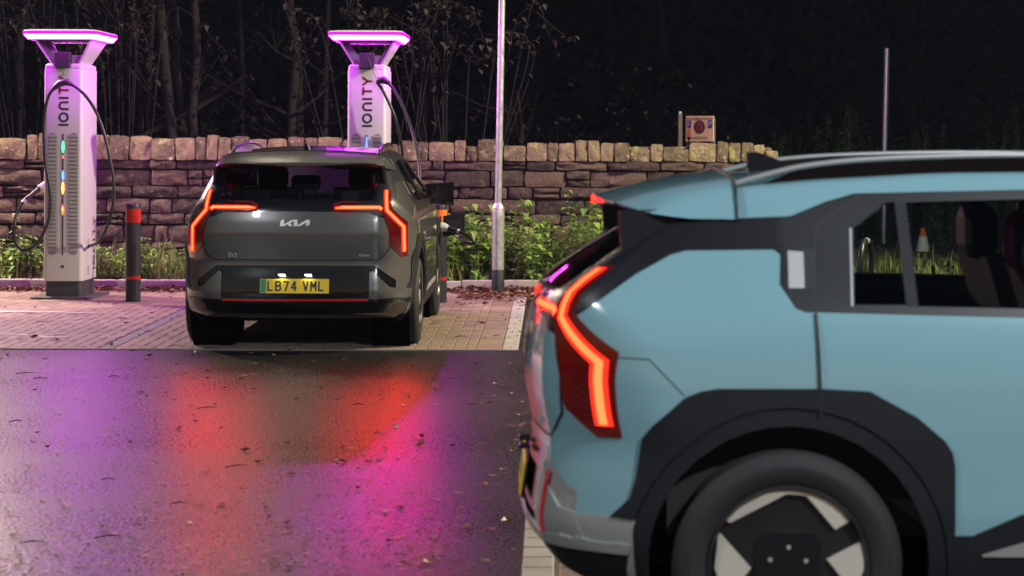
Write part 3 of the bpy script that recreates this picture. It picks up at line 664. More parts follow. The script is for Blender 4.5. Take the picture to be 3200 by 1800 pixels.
CLAD = [(-.72,.30),(-.62,.484),(-.532,.486),(-.473,.546),(-.455,.608),(-.437,.729),(-.405,.77),(-.313,.853),(-.265,.872),(-.215,.881),(.10,.882),(.242,.874),(.384,.797),(.467,.726),(.49,.690),(.497,.65),(.498,.442),(.552,.442),(.70,.507),(1.0,.52),(1.7,.52),(2.0,.5),(2.13,.44),(2.18,.44),
        (2.185,.66),(2.24,.75),(2.42,.87),(2.5,.882),(2.92,.882),(3.02,.85),(3.14,.74),(3.2,.6),(3.25,.45),(3.7,.42),(3.7,.0),(-.72,.0)]
LENS = [(.660,1.235),(.70,1.235),(.725,1.09),(.832,.985),(.832,.725),(.785,.722),(.716,.81),(.705,.93),(.672,1.02),(.648,1.05)]
RGLASS = [(-.1,1.158),(.560,1.158),(.585,1.175),(.592,1.22),(.565,1.40),(.55,1.432),(-.1,1.445)]
GATETOP = [(0,1.072),(.55,1.065),(.60,1.04),(.672,1.02)]
GATE = [(-.1,.702),(.622,.704),(.665,.735),(.705,.785),(.711,.90),(.672,1.02),(.60,1.04),(.55,1.065),(-.1,1.072)]
INSERT = [(-.1,.664),(.60,.660),(.755,.545),(.755,.487),(.71,.495),(.585,.62),(.56,.608),(.56,.415),(-.1,.415)]
ACCENT = [(.56,.608),(.585,.62),(.71,.495),(.755,.487),(.775,.415),(.56,.415)]
WSCREEN = [(-.1,1.05),(.60,1.05),(.655,1.09),(.56,1.46),(-.1,1.50)]
def build_body():
    Q, Fc = half_shell(); bm = bmesh.new(); vs_ = [bm.verts.new(q) for q in Q]
    for f in Fc:
        try: bm.faces.new([vs_[i] for i in f])
        except ValueError: pass
    bmesh.ops.remove_doubles(bm, verts=bm.verts, dist=1e-5); bm.normal_update()
    for f in bm.faces:            # outward orientation
        c = f.calc_center_median()
        if f.normal.dot(Vector(gradF(np.array([c]))[0])) < 0: f.normal_flip()
    bm.normal_update()
    for cx in (0,2.68):
        imprint(bm, circ(cx,WZ,.425), 'side', True); imprint(bm, circ(cx,WZ,.48)[:19], 'side')
    imprint(bm, TRIM[0:22], 'side'); imprint(bm, QGLASS, 'side', True); imprint(bm, DGLASS, 'side', True); imprint(bm, FGLASS, 'side', True)
    imprint(bm, CLAD[1:34], 'side'); imprint(bm, [(.09,.44),(.085,1.10)], 'side'); imprint(bm, [(1.105,.5),(1.105,1.09)], 'side'); imprint(bm, [(2.16,.44),(2.22,1.075)], 'side')
    imprint(bm, LENS, 'rear', True); imprint(bm, RGLASS, 'rear', True); imprint(bm, GATE, 'rear', False); imprint(bm, INSERT, 'rear', True); imprint(bm, ACCENT, 'rear', True); imprint(bm, [(.56,.60),(.56,.67)], 'rear')
    imprint(bm, [(-.1,.415),(.95,.405)], 'rear'); imprint(bm, [(.60,.486),(.95,.482)], 'rear'); imprint(bm, [(-.1,.375),(.95,.375)], 'rear'); imprint(bm, [(-.75,.375),(-.38,.375)], 'side')
    imprint(bm, WSCREEN, 'front', True)
    bmesh.ops.triangulate(bm, faces=[f for f in bm.faces if len(f.verts) > 4], ngon_method='EAR_CLIP'); bm.normal_update()
    reg = {}
    for f in bm.faces:
        c = f.calc_center_median(); n = f.normal; x, y, z = c; sd = n.y > .12 and y > .25; rr = n.x < -.10 and x < .1
        wheel = min(math.hypot(x,z-WZ), math.hypot(x-2.68,z-WZ))
        if sd and y > .55 and wheel < .425: continue
        if rr and x < -.40 and inside((y,z),LENS): k = 'lens'
        elif rr and n.x < -.2 and inside((y,z),RGLASS): k = 'rear_window'
        elif n.x > .1 and x > 1.6 and inside((y,z),WSCREEN): k = 'windscreen'
        elif rr and x < -.5 and inside((y,z),GATE): k = 'tailgate'
        elif rr and x < -.5 and inside((y,z),INSERT): k = 'bumper_insert' if y < .56 else 'bumper_slot'
        elif rr and x < -.5 and inside((y,z),ACCENT): k = 'bumper_accent'
        elif x < -.38 and z < .41 and not (sd and wheel < .48): k = 'skid' if z > .375 else 'diffuser'
        elif x < -.46 and z < .486 and y > .55: k = 'bumper_corner'
        elif sd and inside((x,z),QGLASS): k = 'quarter_window'
        elif sd and inside((x,z),DGLASS): k = 'rear_door_window'
        elif sd and inside((x,z),FGLASS): k = 'front_door_window'
        elif sd and inside((x,z),TRIM): k = 'window_trim'
        elif rr and x < -.25 and z > 1.02 and z < 1.43 and y < .70: k = 'tailgate_panel'
        elif sd and wheel < .48 and z > .1 and y > .6: k = 'rear_arch_lip' if x < 1.3 else 'front_arch_lip'
        elif sd and inside((x,z),CLAD): k = 'cladding'
        elif n.z < -.3 and z < .35: k = 'underbody'
        elif x < -.3 and z < .704 and rr: k = 'bumper'
        elif sd and .0875 < x < 1.105 and z < 1.12: k = 'rear_door'
        elif sd and 1.105 < x < 2.19 and z < 1.11: k = 'front_door'
        else: k = 'body'
        reg.setdefault(k, []).append(f)
    return bm, reg
# region -> (material key, offset, rim depth, split left/right)
SPEC = {'body':('paint',0,0,False),'tailgate':('paint',.001,.012,False),'bumper':('paint',0,0,False),'rear_door':('paint',.001,.012,True),'front_door':('paint',.001,.012,True),
 'tailgate_panel':('gloss',.0,.012,False),'window_trim':('trim',.003,.012,True),'cladding':('clad',.008,.02,True),'rear_arch_lip':('clad',.002,.022,True),'front_arch_lip':('clad',.002,.022,True),'lens':('lens',.004,.02,True),
 'bumper_insert':('gloss',-.012,.0,False),'bumper_accent':('accent',.004,.012,True),'bumper_slot':('slot',-.004,0,True),'bumper_corner':('corner',.002,.012,True),'skid':('skid',.008,.012,False),'diffuser':('gloss2',0,.01,False),'underbody':('clad',0,0,False),
 'rear_window':('glass',-.003,0,False),'windscreen':('glass',-.003,0,False),'quarter_window':('glass',-.008,0,True),'rear_door_window':('glass',-.008,0,True),'front_door_window':('glass',-.008,0,True)}
def part_mesh(name, faces, off, rim, mirror, flip=False):
    ids = {}; P = []; F_ = []
    fs = set(faces)
    for f in faces:
        F_.append([ids.setdefault(v, len(ids)) for v in f.verts])
    P = np.array([v.co[:] for v in ids]); Nn = gradF(P); Nn[np.abs(P[:,1])<1e-6,1] = 0
    Qp = P+Nn*off; vs_ = [tuple(q) for q in Qp]; nrm = [tuple(n) for n in Nn]; fl = [True]*len(F_)
    if rim > 0:
        low = {}
        for f in faces:
            for l in f.loops:
                e = l.edge; nb = [g for g in e.link_faces if g in fs]
                if len(nb) == 1 and not (abs(e.verts[0].co.y) < 1e-5 and abs(e.verts[1].co.y) < 1e-5):
                    a, b = ids[l.vert], ids[l.link_loop_next.vert]
                    for q in (a,b):
                        if q not in low: low[q] = len(vs_); vs_.append(tuple(Qp[q]-Nn[q]*rim)); nrm.append(tuple(Nn[q]))
                    F_.append([b,a,low[a],low[b]]); fl.append(False)
    def make(sy):
        return [(p[0],p[1]*sy,p[2]) for p in vs_], [(n[0],n[1]*sy,n[2]) for n in nrm], [f if sy > 0 else f[::-1] for f in F_]
    def fin(v, nn, ff, fla):
        me = bpy.data.meshes.new(name); me.from_pydata(v, [], ff); me.update()
        me.polygons.foreach_set('use_smooth', fla)
        fn = [tuple(p.normal) for p in me.polygons]; ln = [None]*len(me.loops)
        for p in me.polygons:
            for li in p.loop_indices: ln[li] = nn[me.loops[li].vertex_index] if fla[p.index] else fn[p.index]
        me.normals_split_custom_set(ln); return me
    if mirror == 'both':
        v1,n1,f1 = make(1); v2,n2,f2 = make(-1); b = len(v1)
        return [fin(v1+v2, n1+n2, f1+[[i+b for i in f] for f in f2], fl+fl)]
    return [fin(*make(1), fl), fin(*make(-1), fl)]
bm_body, REG = build_body()
BODY = {}
for k, fs in REG.items():
    mt, off, rim, split = SPEC[k]; BODY[k] = part_mesh(k, fs, off, rim, 'sides' if split else 'both')
bm_body.free()

def ribbon(path, wid, proj, off, name, n=None, taper=None):
    """strip of given width lying on the body, path in the rear or side view"""
    pts = [Vector(p) for p in path]; L_ = []; Rr_ = []
    for i, p in enumerate(pts):
        d0 = (p-pts[i-1]).normalized() if i > 0 else None; d1 = (pts[i+1]-p).normalized() if i < len(pts)-1 else None
        d = d0 if d1 is None else d1 if d0 is None else (d0+d1).normalized()
        q = Vector((-d.y,d.x)); k = 1.0
        if d0 is not None and d1 is not None: k = 1/max(.5, q.dot(Vector((-d1.y,d1.x))))
        ww = wid*(taper[i] if taper else 1)/2*k; L_.append(p+q*ww); Rr_.append(p-q*ww)
    def dens(A):
        out = []
        for a, b in zip(A[:-1],A[1:]):
            m_ = max(1, int((b-a).length/.025)); out += [a+(b-a)*t/m_ for t in range(m_)]
        return out+[A[-1]]
    # common subdivision
    La, Ra = [], []
    for i in range(len(L_)-1):
        m_ = max(1, int((pts[i+1]-pts[i]).length/.03))
        for t in range(m_): La.append(L_[i].lerp(L_[i+1],t/m_)); Ra.append(Rr_[i].lerp(Rr_[i+1],t/m_))
    La.append(L_[-1]); Ra.append(Rr_[-1])
    f = on_rear if proj == 'rear' else on_side
    A = f([tuple(p) for p in La], off); B = f([tuple(p) for p in Ra], off); n_ = len(La); m = MB()
    m.add([tuple(p) for p in A]+[tuple(p) for p in B], [(i,i+1,n_+i+1,n_+i) for i in range(n_-1)])
    me = m.mesh(name, 180); m2 = MB(); m2.add([(p[0],-p[1],p[2]) for p in A]+[(p[0],-p[1],p[2]) for p in B], [(i,n_+i,n_+i+1,i+1) for i in range(n_-1)])
    return [me, m2.mesh(name,180)]
RIB = {
 'light_strip': ribbon([(.672,1.222),(.684,1.078),(.803,.950),(.806,.762)], .016, 'rear', .009, 'light_strip'),
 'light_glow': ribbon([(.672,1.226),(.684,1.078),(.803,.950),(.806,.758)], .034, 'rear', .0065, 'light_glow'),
 'light_bar': ribbon([(.648,1.088),(.63,1.101),(.36,1.101),(.305,1.096)], .017, 'rear', .006, 'light_bar', taper=[1.2,1,1,.35]),
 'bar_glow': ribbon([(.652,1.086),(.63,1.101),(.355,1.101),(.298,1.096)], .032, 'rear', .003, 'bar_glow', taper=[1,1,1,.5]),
 'bar_wide_glow': ribbon([(.655,1.098),(.63,1.105),(.35,1.105),(.285,1.10)], .085, 'rear', .0018, 'bar_wide_glow', taper=[1,1,1,.6]),  # dim red bloom drawn as a wide ribbon around the bar
 'red_line': ribbon([(.0,.404),(.55,.402)], .012, 'rear', .010, 'reflector'),
 'side_reflector': ribbon([(.648,.60),(.643,.405)], .016, 'rear', .008, 'side_reflector'),
 'gate_gap': ribbon([(0,.702),(.622,.704),(.665,.735),(.705,.785),(.711,.90),(.672,1.02)], .008, 'rear', .0022, 'shut_line_shade'),  # dark ribbons laid on the body stand for shade in the panel gaps
 'door_gap': ribbon([(.085,1.105),(.09,.98),(.093,.87),(.093,.80)], .008, 'side', .0095, 'shut_line_shade'),
 'front_gap': ribbon([(1.105,1.085),(1.105,.53)], .007, 'side', .002, 'shut_line_shade'),
 'wing_gap': ribbon([(2.22,1.07),(2.17,.75),(2.16,.46)], .007, 'side', .002, 'shut_line_shade'),
 'trim_gap': ribbon([(.083,1.115),(.092,1.25),(.10,1.354),(.14,1.385),(.25,1.455)], .006, 'side', .0045, 'shut_line_shade'),
 'flap_line': ribbon([(-.52,.968),(-.42,.966),(-.315,.86)], .004, 'side', .0012, 'crease_shade_line'),
 'window_bright': ribbon([(.197,1.124),(.211,1.355)], .006, 'side', .0045, 'window_edge'),
 'door_bar': ribbon([(.3795,1.124),(.3725,1.436)], .036, 'side', .004, 'window_divider'),
 'sill_accent': ribbon([(.58,.385),(.72,.405),(1.3,.408),(1.9,.405)], .05, 'side', .014, 'sill_accent', taper=[.15,1,1.1,.8]),
 'lens_line': [ribbon([(.722+.011*min(k,4)*.6,.80+.021*k),(.785,.80-.028+.021*k)], .0045, 'rear', .0062, 'lens_rib') for k in range(9)],
}
# spoiler: lofted cap with side wings
def spoiler_mesh():
    m = MB(); xs = [-.562,-.545,-.50,-.44,-.36,-.28,-.21,-.135]; rings = []
    it = lambda x, a, b: float(np.interp(x, a, b))
    for x in xs:
        zt = it(x,[-.56,-.45,-.3,-.13],[1.440,1.470,1.502,1.528]); zl = it(x,[-.562,-.545,-.47,-.3,-.135],[1.434,1.424,1.402,1.384,1.382]); yl = it(x,[-.562,-.50,-.40,-.135],[.575,.64,.675,.695])
        xx = lambda yy: x+.055*(yy/.6)**2*float(np.clip((-.3-x)/.25,0,1))
        kf = yl/.695; top = [(a_*kf,b_) for a_,b_ in ((0,zt),(.2,zt-.003),(.36,zt-.009),(.48,zt-.016),(.585,zt-.028),(.648,zt-.055),(.684,(zt-.055+zl)/2),(.702,zl))]
        if x < -.53: top = [(0,zt),(.2,zt-.003),(.36,zt-.007),(.45,zt-.010),(.51,zt-.012),(.545,zt-.013),(yl-.012,zt-.014),(yl,zl)]
        und = [(yl-.03,zl-.004),(.5,zl-.004),(.25,min(zl,zt-.02)),(0,zt-.028 if x < -.4 else zt-.05)]
        rings.append([(xx(a),a,b) for a,b in top+und])
    n = len(rings[0]); v = [p for r in rings for p in r]
    f = [(i*n+k,(i+1)*n+k,(i+1)*n+k+1,i*n+k+1) for i in range(len(rings)-1) for k in range(n-1)]+[tuple(range(n))]
    b = len(v); v2 = [(p[0],-p[1],p[2]) for p in v]
    m.add(v, f); m.add(v2, [q[::-1] for q in f]); return m.mesh('spoiler', 30)
SPOILER = spoiler_mesh()
def wheel_meshes():
    t = MB(); Ro = .349; prof = [(.244,-.09),(.262,-.104),(.285,-.109),(.305,-.106),(.322,-.099),(.335,-.089),(.343,-.079)]
    for g_ in (-.062,-.022,.022,.062): prof += [(Ro-.001,g_-.012),(Ro-.001,g_-.0055),(Ro-.009,g_-.0045),(Ro-.009,g_+.0045),(Ro-.001,g_+.0055)]
    prof += [(.343,.079),(.335,.089),(.322,.099),(.305,.106),(.303,.1055),(.300,.1085),(.275,.1090),(.268,.1045),(.262,.104),(.244,.09)]
    t.lathe(prof, 64, 'y', closed=True); tyre = t.mesh('tyre', 35)
    r = MB(); r.lathe([(.244,.09),(.247,.098),(.238,.100),(.230,.088),(.212,.02),(.205,-.08),(.244,-.09)], 48, 'y', caps=False); r.lathe([(0,.04),(.205,.035)], 32, 'y', caps=False); rim = r.mesh('rim', 40)
    s_ = MB(); s_.lathe([(.0,.078),(.06,.078),(.075,.074),(.226,.072),(.232,.064)], 40, 'y', caps=False); disc = s_.mesh('wheel_cover', 40)
    # machined facets, coordinates in the wheel plane (forward, up) seen from outside
    U = 1/(1024*1.0); fac = []
    def F2(pts): fac.append([(-(px-1250)/3.22/1045, (1310-py)/3.22/1045) for px,py in pts])
    F2([(600,855),(720,730),(1110,512),(1260,498),(1420,520),(1560,575),(1745,665),(1890,860),(1745,945),(1440,590),(1370,578),(1230,570),(640,872)])
    F2([(1640,1240),(1990,1060),(2030,1090),(2020,1345),(1960,1500),(1800,1440)])
    F2([(540,950),(880,1330),(700,1560),(560,1480),(500,1330)])
    full = fac+[[(-a,-b) for a,b in p] for p in fac[:1]]
    f_ = MB()
    for p in full:
        if sum(p[i-1][0]*p[i][1]-p[i][0]*p[i-1][1] for i in range(len(p))) < 0: p = p[::-1]
        n = len(p); cx = sum(a for a,b in p)/n; cy = sum(b for a,b in p)/n
        f_.add([(a,.076,b) for a,b in p]+[(cx+(a-cx)*.96,.088,cy+(b-cy)*.96) for a,b in p], [tuple(range(n,2*n))[::-1]]+[(i,n+i,n+(i+1)%n,(i+1)%n) for i in range(n)])
    facets = f_.mesh('facet')
    h = MB()
    for k in range(5):
        an = R(72*k+20); cx, cz = .057*math.cos(an), .057*math.sin(an); h.lathe([(0,.086),(.006,.086),(.008,.080)], 8, 'y', (cx,0,cz))
    hub = h.mesh('hub_nuts', 40)
    sq = MB(); sq.prism([(.125*math.cos(R(a)),.125*math.sin(R(a))) for a in (52,128,142,218,232,308,322,398)], .074, .082, 'y'); plate = sq.mesh('centre_plate', 20)
    return tyre, rim, disc, facets, hub, plate
WH = wheel_meshes()
def well_mesh():
    m = MB(); n = 40
    v = [(.44*math.cos(2*math.pi*k/n), yy, .44*math.sin(2*math.pi*k/n)) for yy in (-.30,.0) for k in range(n)]
    m.add(v, [(k,(k+1)%n,n+(k+1)%n,n+k) for k in range(n)]+[tuple(range(n))]); return m.mesh('wheel_well')
WELL = well_mesh()

def kia_logo():
    """stylised emblem of the tailgate, traced as flat raised strokes; unit width 1, origin at centre"""
    S_ = lambda pts: [((px-1160)/1290, (465-py)/1290) for px,py in pts]
    return [S_([(515,605),(535,400),(645,320),(690,320),(690,520),(1060,325),(1280,325),(1280,560),(1670,325),(1810,335),(1805,540),(1640,615),(1655,440),(1380,605),(1110,610),(1120,385),(960,470),(1070,605),(910,608),(830,520),(700,605)])]
pm('paint_blue', (.190,.348,.400), .20, coat=1.0, var=.02, scale=60); pm('paint_grey', (.110,.105,.103), .26, metal=.2, coat=1.0, var=.02, scale=60)
pm('gloss_black', (.006,.006,.007), .12, coat=.6); pm('trim_black', (.0055,.006,.009), .42, spec=.35); pm('cladding_grey', (.0085,.0095,.013), .6, bump=.12, bscale=220, spec=.28); pm('well_black', (.0015,.0015,.0015), 1.0, spec=0); pm('satin_silver', (.40,.41,.41), .38, metal=.5); pm('machined', (.66,.61,.53), .33, metal=.35)
pm('tyre_rubber', (.013,.013,.0145), .75, bump=.2, bscale=120); pm('wheel_black', (.010,.011,.013), .3, coat=.3); pm('chrome', (.62,.62,.62), .35, metal=.6); pm('interior_dark', (.012,.012,.014), .7); pm('interior_grey', (.05,.048,.048), .75)
pm('tail_lens', (.07,.002,.003), .12, coat=1.0, emit=(1,.012,.010,.03)); pm('tail_lens_dark', (.05,.002,.004), .15, coat=1.0); pm('shut_dark', (.004,.004,.005), .6)
pm('crease_shade', (.05,.09,.105), .5)  # darkened body colour, drawn as the shaded line of a body fold
emis('tail_core', (1.0,.0020,.0006), 235.0); emis('tail_bloom', (1.0,.022,.010), 2.2); pm('tail_bloom_faint', (.02,.001,.001), .1, coat=1.0, emit=(1,.008,.006,.10)); emis('tail_core_near', (1.0,.036,.010), 11.0); emis('plate_lamp', (.85,.92,1.0), 60.0); emis('plate_lamp_face', (.85,.92,1.0), 5.0); pm('plate_lamp_near', (.5,.5,.5), .3)  # the weaker reds paint bloom around the lamp cores
pm('plate_yellow', (.90,.60,.015), .5); pm('plate_green', (.01,.28,.12), .45); pm('plate_ink', (.012,.012,.012), .5); pm('fog_red', (.35,.01,.012), .25, coat=.8, emit=(1,.02,.02,.12))
glass('car_glass', (.66,.71,.70)); glass('rear_glass', (.72,.72,.74))
pm('mirror_glass', (.02,.02,.022), .06, coat=.5)

PLATE_STROKES = {'L':[[(0,1.08),(0,0)],[(-.16,0),(1,0)]], 'V':[[(0,1.08),(.5,-.05)],[(1,1.08),(.5,-.05)]], '7':[[(-.1,1),(1.05,1)],[(1,1.05),(.35,-.08)]],
 '4':[[(.72,1.08),(0,.32)],[(-.08,.30),(1.12,.30)],[(.72,1.08),(.72,-.08)]], 'M':[[(0,-.08),(0,1.08)],[(0,1.05),(.5,.35)],[(.5,.35),(1,1.05)],[(1,1.08),(1,-.08)]],
 'B':[[(0,-.08),(0,1.08)],[(0,1),(.6,1),(.88,.93),(.93,.77),(.88,.6),(.6,.53),(0,.53)],[(.6,.53),(.93,.46),(1,.27),(.93,.07),(.6,0),(0,0)]]}
def car(name, label, loc, rz, fin):
    t = tag(empty(name, loc, rz), label, 'car', 'electric cars of the same model')
    mk = fin
    KEY = {'paint':fin['paint'],'gloss':'gloss_black','gloss2':fin['low'],'trim':'trim_black','clad':'cladding_grey','lens':'tail_lens','accent':fin['accent'],'slot':fin['slot'],'corner':fin['corner'],'skid':fin['skid'],'glass':'car_glass'}
    LB = {'lens':'tail_light'}
    def put(me, nm, mat, parent=t):
        if not me.materials: me.materials.append(MAT[mat])
        o = bpy.data.objects.new(nm, me); link(o, parent)
        if o.material_slots[0].material is not MAT[mat]:
            o.material_slots[0].link = 'OBJECT'; o.material_slots[0].material = MAT[mat]
        return o
    side_nodes = {}
    for k, mes in BODY.items():
        for i, me in enumerate(mes):
            mt = KEY[SPEC[k][0]]
            if k in ('rear_window',): mt = 'rear_glass'
            o = put(me, LB.get(k,k), mt); side_nodes[(k,i)] = o
    # tail light strips and bars, plus emissive ribbons painting their red bloom
    for i in (0,1):
        ln = side_nodes[('lens',i)]
        put(RIB['light_strip'][i], 'light_strip', fin['core'], ln); put(RIB['light_glow'][i], 'strip_bloom', 'tail_bloom', ln)
        for rb in RIB['lens_line']: put(rb[i], 'lens_rib', 'tail_lens_dark', ln)
        put(RIB['light_bar'][i], 'light_bar', fin['core']); put(RIB['bar_glow'][i], 'bar_bloom', 'tail_bloom'); put(RIB['bar_wide_glow'][i], 'bar_bloom_wide', 'tail_bloom_faint')
        if fin['slot'] == 'gloss_black': put(RIB['red_line'][i], 'reflector_strip', 'fog_red')
        else: put(RIB['side_reflector'][i], 'reflector_strip', 'fog_red')
        for k in ('gate_gap','door_gap','front_gap','wing_gap','trim_gap'): put(RIB[k][i], 'shut_line_shade', 'shut_dark')
        put(RIB['flap_line'][i], 'crease_shade_line', fin['crease_shade'])
        put(RIB['window_bright'][i], 'window_edge', 'satin_silver'); put(RIB['door_bar'][i], 'window_divider', 'cladding_grey'); put(RIB['sill_accent'][i], 'sill_accent', 'satin_silver')
    sp = put(SPOILER, 'spoiler', fin['paint'])
    bl = on_rear([(-.24,1.402),(.24,1.402)], .012); m = MB(); m.box((-.40,-.24,1.404),(-.385,.24,1.412)); m.build('high_brake_light', MAT['tail_lens'], sp)
    m = MB(); sg = [(-.139,.705,1.380),(-.139,.688,1.428),(-.139,.652,1.475),(-.139,.588,1.501),(-.139,.48,1.5135),(-.139,.36,1.5205),(-.139,.2,1.5265),(-.139,0,1.5295)]; m.tube(spline(sg+[(a,-b,c) for a,b,c in sg[-2::-1]],40), .0045, 6); m.build('shut_line_shade', MAT['shut_dark'], sp)
    for s in (-1,1):
        # fins beside the rear window
        m = MB(); pl = [(-.503,1.405),(-.494,1.268),(-.475,1.262),(-.33,1.325),(-.18,1.388),(-.2,1.42)]; y0 = .648; 
        a = [(px, s*(y0+.022-.10*max(0,(pz-1.268))), pz) for px,pz in pl]; b = [(px, s*(y0+.002-.10*max(0,(pz-1.268))), pz) for px,pz in pl]; n = len(pl)
        m.add(a+b, [tuple(range(n)), tuple(range(n,2*n))[::-1]]+[(i,(i+1)%n,n+(i+1)%n,n+i) for i in range(n)]); m.build('pillar_fin', MAT['trim_black'], t)
        # roof rails
        pts = spline([(-.14,s*.592,1.488),(-.05,s*.590,1.514),(.10,s*.585,1.548),(.35,s*.582,1.571),(.8,s*.580,1.583),(1.25,s*.575,1.576),(1.5,s*.565,1.540),(1.62,s*.56,1.495)], 26)
        m = MB(); m.tube(pts, .0095, 8); rl = m.build('roof_rail', MAT[fin['rail']], t, smooth=70)
        m = MB(); m.prism([(-.10,1.465),(.02,1.49),(1.42,1.495),(1.55,1.47),(1.54,1.515),(1.42,1.550),(.8,1.580),(.35,1.568),(.08,1.541)], s*.572-.012, s*.572+.010, 'y'); m.build('rail_gap', MAT['gloss_black'], rl)
        # rear door handle hidden in the pillar, front handle flush
        m = MB(); q = on_side([(.012,1.287),(.060,1.283),(.056,1.176),(.008,1.176)], .0045, s); m.add([tuple(p) for p in q], [(0,1,2,3) if s>0 else (3,2,1,0)]); m.build('door_handle', MAT['satin_silver'], t)
        m = MB(); q = on_side([(.060,1.292),(.093,1.292),(.088,1.172),(.056,1.172)], .0045, s); m.add([tuple(p) for p in q], [(0,1,2,3) if s>0 else (3,2,1,0)]); m.build('handle_recess', MAT['shut_dark'], t)
        m = MB(); q = on_side([(1.22,.955),(1.42,.955),(1.42,.93),(1.22,.93)], .004, s); m.add([tuple(p) for p in q], [(0,1,2,3) if s>0 else (3,2,1,0)]); m.build('door_handle', MAT[fin['paint']], t)
        # mirrors
        mr = MB(); bmm = bmesh.new(); bmesh.ops.create_cube(bmm, size=1)
        for v in bmm.verts:
            tap = 1 if v.co.x < 0 else .62
            v.co = (1.98+v.co.x*.12, s*(.955+v.co.y*.185*tap), 1.14+v.co.z*.145*(1 if v.co.x<0 else .7)+(0 if v.co.y*s < 0 else -.012*(1 if v.co.z>0 else -1)))
        bmesh.ops.bevel(bmm, geom=bmm.edges[:], offset=.028, segments=3, affect='EDGES', profile=.5); mr.addbm(bmm); mo = mr.build('door_mirror', MAT['gloss_black'], t, smooth=50)
        m = MB(); m.box((1.914,s*.955-.070,1.088),(1.919,s*.955+.070,1.192)); m.build('mirror_glass', MAT['mirror_glass'], mo)
        m = MB(); m.tube([(2.02,s*.83,1.075),(2.0,s*.90,1.085),(1.99,s*.95,1.09)], [.03,.026,.03], 8); m.build('mirror_arm', MAT['gloss_black'], mo, smooth=60)
    # shark fin
    m = MB(); v = []
    for px, hz, hw in ((-.03,.0,.030),(-.022,.052,.006),(.03,.046,.008),(.09,.022,.016),(.135,.0,.022)): pass
    m.add([(-.03,.028,1.508),(-.03,-.028,1.508),(-.035,.005,1.585),(-.035,-.005,1.585),(.0,.006,1.588),(.0,-.006,1.588),(.07,.010,1.562),(.07,-.010,1.562),(.15,.012,1.528),(.15,-.012,1.528),(.15,.02,1.515),(.15,-.02,1.515)],
          [(0,1,3,2),(2,3,5,4),(4,5,7,6),(6,7,9,8),(8,9,11,10),(0,2,4,6,8,10),(1,11,9,7,5,3)]); m.build('antenna_fin', MAT['gloss_black'], t, smooth=30)
    # plate, plate lamps, badges
    ph = empty('number_plate_mount', (-.796,0,.5075), 0, t); ph.rotation_euler = (0,R(9),0)     # leans: lower edge further back
    m = MB(); m.box((-.004,-.262,-.0555),(.004,.262,.0555), bev=.003); plt = m.build('number_plate', MAT['plate_yellow'], ph)
    m = MB(); m.add([(-.0048,.258,-.0515),(-.0048,.214,-.0515),(-.0048,.214,.0515),(-.0048,.258,.0515)], [(0,3,2,1)]); m.build('green_band', MAT['plate_green'], ph)
    cx = .205
    for ch in 'LB74 VML':
        if ch == ' ': cx -= .030; continue
        m = MB(); hh, tt = .077, .0125; a = tt/2
        M = Matrix(((0,0,-1,-.0053),(-1,0,0,cx),(0,1,0,-hh/2),(0,0,0,1)))
        for st in PLATE_STROKES[ch]: stroke(m, [(a+px*(.048-tt), a+pz*(hh-tt)) for px,pz in st], tt, M, None)
        m.build('plate_character', MAT['plate_ink'], ph); cx -= .059
    m = MB(); m.box((.004,-.268,-.061),(.012,.268,.061), bev=.003); m.build('plate_recess', MAT['gloss_black'], ph)
    for yy in (.095,-.105):
        m = MB(); m.box((-.810,yy-.034,.590),(-.77,yy+.034,.603), bev=.004); lo = m.build('plate_lamp_housing', MAT['gloss_black'], t)
        on = fin['slot'] == 'gloss_black'
        m = MB(); m.add([(-.8105,yy-.026,.594),(-.8105,yy+.026,.594),(-.8105,yy+.026,.5995),(-.8105,yy-.026,.5995)], [(0,3,2,1)]); m.build('plate_lamp_face', MAT['plate_lamp_face' if on else 'plate_lamp_near'], lo)
        m = MB(); m.add([(-.808,yy-.026,.5892),(-.801,yy-.026,.5892),(-.801,yy+.026,.5892),(-.808,yy+.026,.5892)], [(0,1,2,3)]); m.build('plate_lamp', MAT['plate_lamp' if on else 'plate_lamp_near'], lo)
    for poly in kia_logo():
        p = on_rear([(-a*.225, .985+b*.225) for a,b in poly], .004); p0 = on_rear([(-a*.225, .985+b*.225) for a,b in poly], -.001); n = len(poly)
        m = MB(); m.add([tuple(k) for k in p]+[tuple(k) for k in p0], [tuple(range(n))]+[(i,(i+1)%n,n+(i+1)%n,n+i) for i in range(n)]); m.build('emblem', MAT['chrome'], t)
    for txt, yy, zz, sz in (('EV3',.475,.738,.045),('GT-line',-.52,.738,.026)):
        me = text_mesh(txt, sz, .001); me.materials.append(MAT['chrome']); q = mesh_obj('badge', me, t); q.rotation_euler = (R(90),0,R(-90)); xx = on_rear([(yy,zz)],.004)[0][0]; q.location = (xx-.003,yy,zz)
        sl = on_rear([(yy+.05,zz),(yy-.05,zz)]); q.rotation_euler = (R(90),0,R(-90)+math.atan2(sl[0][0]-sl[1][0],.10)*-1)
    # wheels and wells
    for wx, wy in ((0,1),(0,-1),(2.68,1),(2.68,-1)):
        wl = empty('wheel', (wx,wy*.80,WZ), 0 if wy>0 else math.pi, t)
        for me, nm, mt in zip(WH, ('tyre','rim','wheel_cover','facet','hub_nuts','centre_plate'), ('tyre_rubber','wheel_black','wheel_black','machined','chrome','trim_black')): put(me, nm, mt, wl)
        wl.rotation_euler = (0,0,0) if wy > 0 else (0,0,math.pi)
        if wy < 0:
            pass
        ww = put(WELL, 'wheel_well', 'well_black', t); ww.location = (wx,wy*.845,WZ)
        if wy < 0: ww.rotation_euler = (0,0,math.pi)
